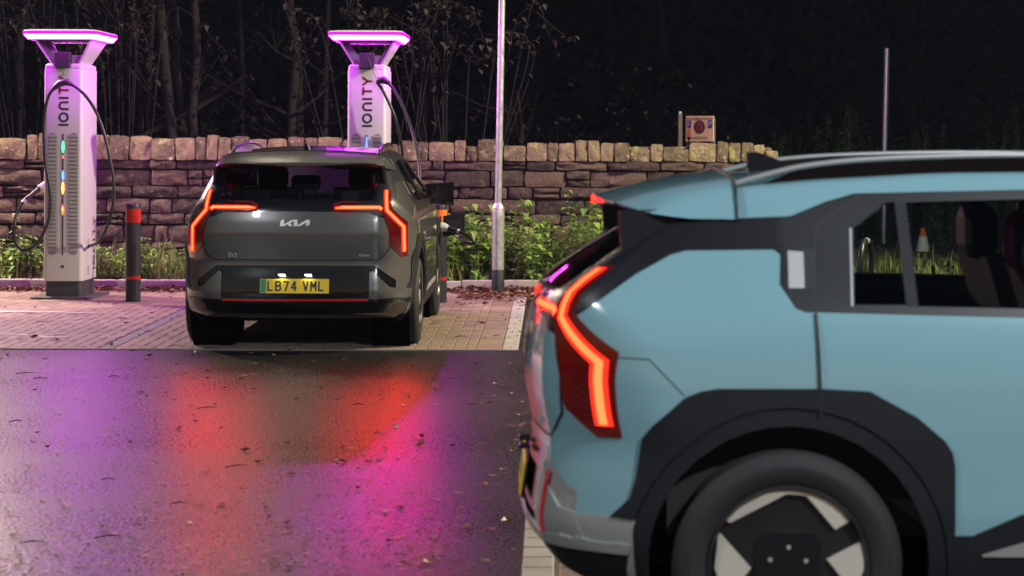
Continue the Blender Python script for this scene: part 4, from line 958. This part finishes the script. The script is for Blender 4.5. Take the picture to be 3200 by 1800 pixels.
    # interior
    m = MB(); m.box((-.42,-.62,.30),(2.6,.62,.42)); m.box((-.58,-.66,.42),(-.18,.66,.98)); m.box((2.05,-.78,.42),(2.72,.78,.98)); m.box((-.36,-.80,.42),(2.1,-.77,1.06)); m.box((-.36,.77,.42),(2.1,.80,1.06)); m.build('cabin_trim', MAT['interior_dark'], t)
    m = MB(); m.box((.12,-.66,.42),(.62,.66,.72), bev=.04); m.prism([(.10,.66),(.24,.66),(.06,1.14),(-.06,1.14)], -.66, .66, 'y'); rb = m.build('rear_bench', MAT['interior_grey'], t)
    for yy, ww, ht in ((-.40,.13,1.22),(.0,.115,1.335),(.40,.13,1.22)):
        m = MB(); m.box((-.10,yy-ww,ht-.12),(-.01,yy+ww,ht), bev=.035); m.box((-.065,yy-.055,1.12),(-.053,yy-.043,1.21)); m.box((-.065,yy+.043,1.12),(-.053,yy+.055,1.21)); m.build('headrest', MAT['interior_dark'], rb)
    for yy in (-.38,.38):
        m = MB(); m.box((1.0,yy-.26,.42),(1.5,yy+.26,.70), bev=.04); m.prism([(.98,.66),(1.12,.66),(.92,1.22),(.82,1.22)], yy-.25, yy+.25, 'y'); st = m.build('front_seat', MAT['interior_grey'], t)
        m = MB(); m.box((.78,yy-.13,1.20),(.90,yy+.13,1.405), bev=.055); m.build('headrest', MAT['interior_dark'], st)
    m = MB(); pts = [(1.78+.06*math.sin(R(a)),-.38+.18*math.cos(R(a)),1.0+.17*math.sin(R(a))) for a in range(0,361,20)]; m.tube(pts, .014, 6, cap=False); m.build('steering_wheel', MAT['interior_dark'], t)
    # front lamps (away from the camera)
    for s in (-1,1):
        m = MB(); m.box((3.28,s*.74-.05,.60),(3.45,s*.74+.05,.86), bev=.02); m.build('headlight', MAT['reflector_white'], t)
    m = MB(); m.box((3.50,-.45,.50),(3.535,.45,.62), bev=.01); m.build('front_grille', MAT['gloss_black'], t)
    return t
GREY = car('parked_car', 'dark grey electric hatchback seen from behind with lit red tail lights, plugged in to charge', (-1.95,17.0,0), R(90),
    dict(paint='paint_grey', core='tail_core', low='gloss_black', accent='paint_grey', slot='gloss_black', corner='paint_grey', skid='gloss_black', rail='trim_black', crease_shade='shut_dark'))
BLUE = car('parked_car', 'pale blue electric hatchback seen from its side, close to the camera at right', (.6962,7.3348,0), R(1.0),
    dict(paint='paint_blue', core='tail_core_near', low='cladding_grey', accent='satin_silver', slot='satin_silver', corner='satin_silver', skid='satin_silver', rail='satin_silver', crease_shade='crease_shade'))
# open charge flap and socket on the right front wing of the grey car
m = MB(); m.box((3.02,-.905,.70),(3.18,-.890,.90), bev=.004); m.build('charge_socket', MAT['interior_dark'], GREY)
m = MB()
bmm = bmesh.new(); bmesh.ops.create_cube(bmm, size=1)
for v in bmm.verts: v.co = (3.20+v.co.x*.014, -1.02+v.co.y*.205, .815+v.co.z*.20+v.co.y*-.03)
bmesh.ops.bevel(bmm, geom=bmm.edges[:], offset=.006, segments=2, affect='EDGES', profile=.5); m.addbm(bmm); fl = m.build('charge_flap', MAT['cladding_grey'], GREY)
m = MB(); m.box((3.187,-1.09,.75),(3.1925,-.95,.86), bev=.002); m.build('flap_inner', MAT['interior_dark'], fl)
# ================================================================== VEGETATION
leaf_mat('nettle_leaf', (.08,.20,.028), (.28,.44,.09)); leaf_mat('grass_blade', (.10,.16,.03), (.24,.25,.09)); leaf_mat('dead_leaf', (.07,.03,.018), (.22,.085,.04), .1); leaf_mat('pale_leaf', (.10,.06,.03), (.30,.24,.12), .2)
leaf_mat('bramble_leaf_lit', (.02,.02,.018), (.11,.09,.07), .3); leaf_mat('ivy_leaf', (.012,.022,.010), (.04,.055,.022), .2); leaf_mat('wood_leaf', (.004,.003,.003), (.042,.028,.018), .3); leaf_mat('dark_leaf', (.004,.005,.006), (.012,.014,.014), .2)  # thicket leaves made paler than the wood leaves, painting in halo glow
pm('stem', (.09,.10,.035), .7); pm('dry_stem', (.28,.22,.12), .8); pm('bark', (.012,.009,.0075), .9, var=.4, scale=14, bump=.6, bscale=30); pm('bark_dark', (.007,.006,.006), .9, var=.4, scale=14)
def leaf(m, p, d, L_, w_, droop=.25, up=Vector((0,0,1))):
    d = d.normalized(); s = d.cross(up)
    s = s.normalized() if s.length > .01 else Vector((1,0,0))
    nrm = s.cross(d); q = p+d*L_*.45-nrm*L_*.02
    a, b = q+s*w_/2+nrm*w_*.14, q-s*w_/2+nrm*w_*.14; tip = p+d*L_-Vector((0,0,L_*droop))
    m.add([p,a,tip,b,q], [(0,4,1),(1,4,2),(2,4,3),(3,4,0)])
def weed(h_, n_st, sp, leafL, dens):
    fol = MB(); st = MB()
    for k in range(n_st):
        a = random.uniform(0,6.28); b = Vector((math.cos(a)*sp*random.random(), math.sin(a)*sp*random.random(), 0)); hh = h_*random.uniform(.6,1.05)
        top = b+Vector((random.uniform(-.25,.25)*hh, random.uniform(-.25,.25)*hh, hh)); mid = b.lerp(top,.5)+Vector((random.uniform(-.04,.04),random.uniform(-.04,.04),.03))
        st.tube([b,mid,top], [.005,.004,.002], 4, cap=False)
        n = int(dens*hh/.07)+2
        for i in range(n):
            t_ = .12+.88*i/(n-1); p = b.lerp(mid,t_*2) if t_ < .5 else mid.lerp(top,t_*2-1); an = i*1.75+random.uniform(-.5,.5)
            for o_ in (0,math.pi):
                d = Vector((math.cos(an+o_),math.sin(an+o_),random.uniform(-.25,.55))); L_ = leafL*random.uniform(.55,1.15)*(1.1-.45*t_)
                leaf(fol, p, d, L_, L_*random.uniform(.5,.68), random.uniform(.1,.5))
    return fol, st
WV = []
for k in range(11):
    tall = (.30,.38,.46,.55,.62,.42,.34,.85,.72,1.9,1.6)[k]; f_, s_2 = weed(tall, (7,7,7,6,6,8,8,3,4,12,12)[k], .16 if k < 9 else .35, (.11,.12,.135,.14,.15,.13,.11,.15,.16,.09,.085)[k], .95 if k < 9 else 1.6)
    a = f_.mesh('foliage'); a.materials.append(MAT['nettle_leaf']); b = s_2.mesh('stem'); b.materials.append(MAT['stem']); WV.append((a,b))
def put_weed(x, y, v, sc, label, group, z=.10):
    t = tag(empty('weed_plant', (x,y,z), random.uniform(0,6.28)), label, 'weed', group); t.scale = (sc,sc,sc)
    mesh_obj('foliage', WV[v][0], t); mesh_obj('stem', WV[v][1], t)
spots = []
for x in np.arange(-6.6, 2.5, .17): spots.append((x+random.uniform(-.07,.07), random.uniform(22.95,23.35)))
for x in np.arange(-6.6, 2.5, .21): spots.append((x+random.uniform(-.08,.08), random.uniform(23.4,24.1)))
for x, y in spots:
    s = 1728+x*6700/y            # crowding along the bed follows the growth seen there: thin behind the bollard, rank right of the lamp column
    lo = x < -2.9
    if lo and random.random() < (.15 if x < -4.4 else .35): continue
    v = random.choice([0,1,6,0,1,5]) if lo else random.choice([2,3,4,5,2,3]) if x > -1.3 else random.choice([0,1,2,5])
    lb = ('low green weed at the foot of the wall left of the grey car','low weeds left of the grey car') if lo else ('rank green nettle growing by the wall between the grey and blue cars','nettles between the cars') if x > -1.3 else ('green weed behind the grey car under the wall','weeds behind the grey car')
    put_weed(x, y, v, random.uniform(.85,1.2)*(.95 if lo else 1.12), *lb)
put_weed(.18, 23.3, 7, 1.18, 'tallest nettle stem, standing against the wall right of the lamp column', 'nettles between the cars')
put_weed(-.22, 23.5, 8, .9, 'pale nettle with broad upper leaves just right of the lamp column', 'nettles between the cars')
put_weed(-1.02, 23.4, 8, 1.1, 'leafy nettle beside the open charge flap of the grey car', 'nettles between the cars')
put_weed(.55, 23.2, 8, 1.05, 'bushy nettle nearest the tail of the blue car', 'nettles between the cars')
put_weed(-5.75, 23.2, 7, .85, 'tall nettle growing beside the looped hose at far left', 'low weeds left of the grey car')
# grass blades in the bed and on the verge
def blade(m, p, h_, lean, w_=.006):
    a = random.uniform(0,6.28); d = Vector((math.cos(a),math.sin(a),0)); s = Vector((-d.y,d.x,0))*w_
    q1 = p+d*lean*.35+Vector((0,0,h_*.6)); q2 = p+d*lean+Vector((0,0,h_*(.95-.4*lean/h_)))
    m.add([p-s,p+s,q1+s*.7,q1-s*.7,q2], [(0,1,2,3),(3,2,4)])
m = MB()
for k in range(1800):
    x = random.uniform(-6.6,2.5); y = random.uniform(22.86,23.6)
    if random.random() < .5: x = random.choice([-.05,.35,.7,-1.2,-3.5,-4.2,1.1])+random.gauss(0,.18)
    h_ = random.uniform(.12,.42); blade(m, Vector((x,y,.1)), h_, h_*random.uniform(.2,.9))
tag(m.build('bed_grass', MAT['grass_blade']), 'long thin grass among the weeds along the kerb', 'grass', kind='stuff')
m = MB()
for k in range(5200):
    x = random.uniform(2.4,11); y = random.uniform(21.5,27.5); h_ = random.uniform(.15,.5); blade(m, Vector((x,y,.03)), h_, h_*random.uniform(.2,.9), .011)
tag(m.build('verge_grass', MAT['grass_blade']), 'rough green grass on the verge beyond the blue car', 'grass', kind='stuff')
m = MB()
for k in range(260): blade(m, Vector((random.uniform(-1.25,-.75) if k < 90 else random.uniform(-6.5,2.4), random.uniform(23.0,24.1), .1)), random.uniform(.3,.7), random.uniform(.05,.3), .004)
tag(m.build('dry_stalks', MAT['dry_stem']), 'thin straw coloured dry stalks among the weeds', 'grass', kind='stuff')
# fallen leaves and twigs
def fallen(name, n, fx, fy, z, smin, smax, mat, label, curl=.4):
    m = MB()
    for k in range(n):
        x, y = fx(), fy(); zz = z(x,y) if callable(z) else z; s = random.uniform(smin,smax); a = random.uniform(0,6.28)
        d = Vector((math.cos(a),math.sin(a),0)); q = Vector((-d.y,d.x,0)); c = curl*s*random.random()
        p = Vector((x,y,zz+.003)); w_ = s*random.uniform(.35,.7)
        m.add([p-d*s*.5+Vector((0,0,c*random.random())), p+q*w_*.5+Vector((0,0,c*random.random())), p+d*s*.5+Vector((0,0,c*random.random())), p-q*w_*.5+Vector((0,0,c*random.random())), p], [(0,4,1),(1,4,2),(2,4,3),(3,4,0)])
    tag(m.build(name, MAT[mat]), label, 'leaves', kind='stuff')
fallen('kerb_leaves', 2600, lambda: random.uniform(-6.6,1.2), lambda: 22.70-abs(random.gauss(0,.16)), lambda x,y: .012+max(0,(y-22.45))*.14*random.random(), .03,.085, 'dead_leaf', 'drift of brown fallen leaves along the kerb', .6)
fallen('strip_leaves', 2400, lambda: random.uniform(-.95,1.3), lambda: 22.7-abs(random.gauss(0,.55)), lambda x,y: .012+max(0,(y-22.2))*.10*random.random(), .03,.085, 'dead_leaf', 'thick brown leaf litter round the foot of the lamp column', .6)
fallen('edge_leaves', 500, lambda: random.gauss(-.05,.22), lambda: random.uniform(11,22), .012, .02,.06, 'dead_leaf', 'scattered brown leaves along the edge of the paved bay', .3)
fallen('paving_leaves', 110, lambda: random.uniform(-6.4,-.4), lambda: random.uniform(16.5,22.4), .012, .03,.085, 'dead_leaf', 'few dry leaves scattered on the pavers', .5)
fallen('asphalt_leaves', 420, lambda: random.uniform(-4.2,.0), lambda: random.uniform(7.6,16.4), .002, .015,.07, 'dead_leaf', 'brown leaf scraps scattered over the wet asphalt', .35)
fallen('pale_scraps', 260, lambda: random.choice([random.uniform(-3,-.2),random.uniform(-1.1,-.1)]), lambda: random.uniform(7.6,16), .002, .015,.07, 'pale_leaf', 'pale leaf and grass scraps on the asphalt near the blue car', .2)
fallen('near_litter', 520, lambda: random.choice([-2.15,-1.7,-1.2,-.75,-.45])+random.gauss(0,.22), lambda: 8.0+abs(random.gauss(0,.9)), .002, .012,.045, 'pale_leaf', 'crushed yellowish leaf litter on the asphalt nearest the camera', .2)
m = MB()
for k in range(70):
    x, y = random.uniform(-5,-.2), random.uniform(8.3,21.8); a = random.uniform(-.5,.5); L_ = random.uniform(.04,.13); z_ = .016 if y > 16.4 else .006
    m.tube([(x,y,z_),(x+L_*.5*math.cos(a),y+L_*.5*math.sin(a),z_+.008),(x+L_*math.cos(a+.3),y+L_*math.sin(a+.3),z_)], [.0025,.003,.0012], 4)
tag(m.build('twigs', MAT['bark_dark']), 'thin twigs lying on the paving and asphalt', 'twigs', kind='stuff')

# ---- trees behind the wall
def overhang(x, y, z, n, label):
    t = tag(empty('bramble_arch', (x,y,z)), label, 'bramble', 'brambles arching over the wall behind the chargers'); st = MB(); fo = MB()
    for k in range(16):
        a = random.uniform(-1.2,1.2); p0 = Vector((a*.6,.4,-.9)); p1 = Vector((a,random.uniform(-.1,.3),random.uniform(.2,1.3))); p2 = p1+Vector((random.uniform(-.7,.7),random.uniform(-.3,.1),random.uniform(-.5,.5)))
        sp_ = spline([p0,p1,p2],10); st.tube(sp_, [.010-.0006*i for i in range(11)], 4, cap=False)
        for i in range(n//16):
            p = random.choice(sp_[3:])+Vector((random.gauss(0,.05),random.gauss(0,.05),random.gauss(0,.05))); b = random.uniform(0,6.28)
            leaf(fo, p, Vector((math.cos(b),math.sin(b),random.uniform(-.9,.3))), random.uniform(.06,.13), random.uniform(.04,.08), .25)
    st.build('stem', MAT['bark_dark'], t); fo.build('foliage', MAT['bramble_leaf_lit'], t)
overhang(-5.2,25.0,2.4,420,'bramble thicket glowing purple behind the lit top of the left charger'); overhang(-6.3,25.2,2.5,300,'bramble thicket at the left picture edge, faintly purple')
overhang(-2.1,25.0,2.4,420,'bramble thicket glowing purple behind the lit top of the right charger'); overhang(-1.2,25.1,2.3,260,'bramble thicket right of the right charger')
def tree(x, y, r0, H, dx, label, leaves=160, group='bare trees behind the wall', lean=0, mat='bark', low=1.6, leafmat='wood_leaf', spread=1.0):
    t = tag(empty('tree', (x,y,.2)), label, 'tree', group)
    pts = [Vector((0,0,0))]; n = 9
    for i in range(1,n+1): pts.append(Vector((dx*i/n+random.uniform(-.05,.05)+lean*i/n, random.uniform(-.05,.05)*i, H*i/n)))
    sp_ = spline(pts, 22); m = MB(); m.tube(sp_, [r0*(1-.75*i/22) for i in range(23)], 8); m.build('trunk', MAT[mat], t, smooth=60)
    bm_ = MB(); cr = MB(); ends = []
    for k in range(16):
        i = random.randint(4,21); p = sp_[i]; a = random.uniform(0,6.28); L_ = random.uniform(.5,1.5)*(1-.3*i/22)
        e = p+Vector((math.cos(a)*L_,math.sin(a)*L_,random.uniform(.2,.9)*L_)); q = p.lerp(e,.5)+Vector((0,0,-.06))
        rr = r0*(1-.75*i/22)*.4; bm_.tube([p,q,e], [rr,rr*.7,rr*.25], 5, cap=False); ends += [(p,q,e)]
        for _ in range(2):
            e2 = q.lerp(e,random.random())+Vector((random.uniform(-.5,.5),random.uniform(-.5,.5),random.uniform(-.1,.5))); bm_.tube([q,e2], [rr*.4,rr*.15], 4, cap=False); ends.append((q,q.lerp(e2,.5),e2))
    tag(bm_.build('branches', MAT['bark_dark'], t), kind='stuff')
    for k in range(leaves):
        p,q,e = random.choice(ends); c = q.lerp(e, random.uniform(-.2,1.1))+Vector((random.gauss(0,.16),random.gauss(0,.16),random.gauss(0,.16)-.05))*spread
        a = random.uniform(0,6.28); leaf(cr, c, Vector((math.cos(a),math.sin(a),random.uniform(-1.2,.1))), random.uniform(.05,.11), random.uniform(.035,.07), .2)
    cr.build('crown', MAT[leafmat], t)
T = [(440,26.5,.045,6.5,-.1,'thin dim sapling just right of the left charger'),(478,27.2,.05,7,-.15,'second thin dim sapling right of the left charger'),(567,26.2,.085,7.5,-.55,'lighter slender trunk leaning left, first of the close trio above the wall'),
     (600,26.6,.065,6.5,-.45,'middle trunk of the close trio above the wall'),(618,26.3,.07,7.5,-.1,'right trunk of the close trio, forked low down'),(768,28.5,.05,7,-.25,'thin dark sapling between the trio and the pink lamp'),
     (930,27.0,.075,7.5,-.2,'brown trunk left of the right charger'),(966,27.6,.06,7,-.5,'crooked thin trunk leaning beside the brown trunk'),(1012,27.4,.05,7,.1,'slim upright trunk close to the right charger'),
     (1626,27.0,.07,2.0,.0,'broken pale stump showing above the wall right of the lamp column'),(1600,30.0,.13,8,-.5,'broad dim trunk behind the lamp column'),(2525,33,.12,9,.25,'tall pale trunk high above the far end of the wall'),
     (1300,28.5,.07,7.5,.2,'dim trunk between the right charger and the lamp column'),(60,27.5,.07,7.5,.1,'dim trunk behind the left charger at the picture edge'),(2050,31,.08,8,.2,'dim trunk behind the cream parking sign'),(2900,33,.10,8,-.3,'dim trunk behind the bare pole at right')]
for sx, y, r0, H, dx, lb in T:
    tree((sx-1728)/6700*y, y, r0, H, dx, lb, 40 if H < 3 else 210 if sx < 1400 else 90, mat='bark' if sx < 1100 or H < 3 else 'bark_dark')
b_ = tag(empty('fallen_branch', (-5.35,26.2,1.45)), 'fallen branch slanting up against the trunk trio above the wall', 'branch')
m = MB(); m.tube([(0,0,0),(.45,.02,.26),(.85,.05,.46),(1.25,.03,.68),(1.6,0,.95)], [.035,.033,.03,.026,.02], 7); m.build('limb', MAT['bark'], b_, smooth=60)
m = MB(); m.tube([(.85,.05,.46),(1.05,.15,.75)], [.012,.006], 5); m.build('twig', MAT['bark'], b_)
# brambles and ivy right behind the wall, woodland mass beyond
def mass(name, n, fx, fy, fz, s0, s1, mat, label):
    m = MB()
    for k in range(n):
        x = fx(); y = fy(x); z_ = fz(x,y); a = random.uniform(0,6.28)
        leaf(m, Vector((x,y,z_)), Vector((math.cos(a),math.sin(a),random.uniform(-.9,.4))), random.uniform(s0,s1), random.uniform(s0,s1)*.6, .2)
    tag(m.build(name, MAT[mat]), label, 'undergrowth', kind='stuff')
mass('brambles', 4200, lambda: random.uniform(-7,2.2), lambda x: random.uniform(25,27.8), lambda x,y: .4+abs(random.gauss(0,1.0+.3*math.sin(x*2.1))), .05,.12, 'wood_leaf', 'dim bramble leaves behind the stone wall')
mass('woodland', 15000, lambda: random.uniform(-14,16), lambda x: random.uniform(28.5,35), lambda x,y: random.uniform(.3,8.5), .12,.32, 'dark_leaf', 'dark mass of woodland beyond the wall')
mass('hedge_ivy', 6500, lambda: random.uniform(2.5,13), lambda x: random.uniform(28.6,31.5), lambda x,y: .1+(1.75+.25*math.sin(x*3.3)+.2*math.sin(x*7.7))*random.random()**.6, .07,.16, 'ivy_leaf', 'dark ivy and hedge beyond the end of the wall')
for k in range(34):
    x = 2.75+k*.27+random.uniform(-.1,.1); put_weed(x, random.uniform(28.2,28.9), random.choice([9,10]), random.uniform(.85,1.1), 'tall dim weed at the front of the hedge above the blue car roof', 'tall weeds in front of the hedge', z=.05)
# hillside closing the wood behind
m = MB(); nx = 40
v = [(-45+90*i/(nx-1), 37+2.0*math.sin(i*.5)+j*1.5, (0,5,10,14)[j]+.5*math.sin(i*1.7)) for j in range(4) for i in range(nx)]
m.add(v, [(j*nx+i,j*nx+i+1,(j+1)*nx+i+1,(j+1)*nx+i) for j in range(3) for i in range(nx-1)]); pm('hill_dark', (.012,.012,.011), 1.0, var=.5, scale=1.5)
tag(m.build('wooded_hillside', MAT['hill_dark'], smooth=180), kind='structure')

# ---- thin haze added over the car park, tinted blue to turn blacks navy
pmh = bpy.data.materials.new('navy_haze'); pmh.use_nodes = True; MAT['navy_haze'] = pmh; nt_ = pmh.node_tree; nt_.nodes.remove(nt_.nodes['Principled BSDF'])
pv = nt_.nodes.new('ShaderNodeVolumePrincipled'); pv.inputs['Color'].default_value = (.45,.60,1.0,1); pv.inputs['Density'].default_value = .0003; pv.inputs['Anisotropy'].default_value = .3
nt_.links.new(pv.outputs[0], nt_.nodes['Material Output'].inputs['Volume'])
m = MB(); m.box((-160,-65,-1.5),(160,265,24)); tag(m.build('haze', pmh), kind='stuff')
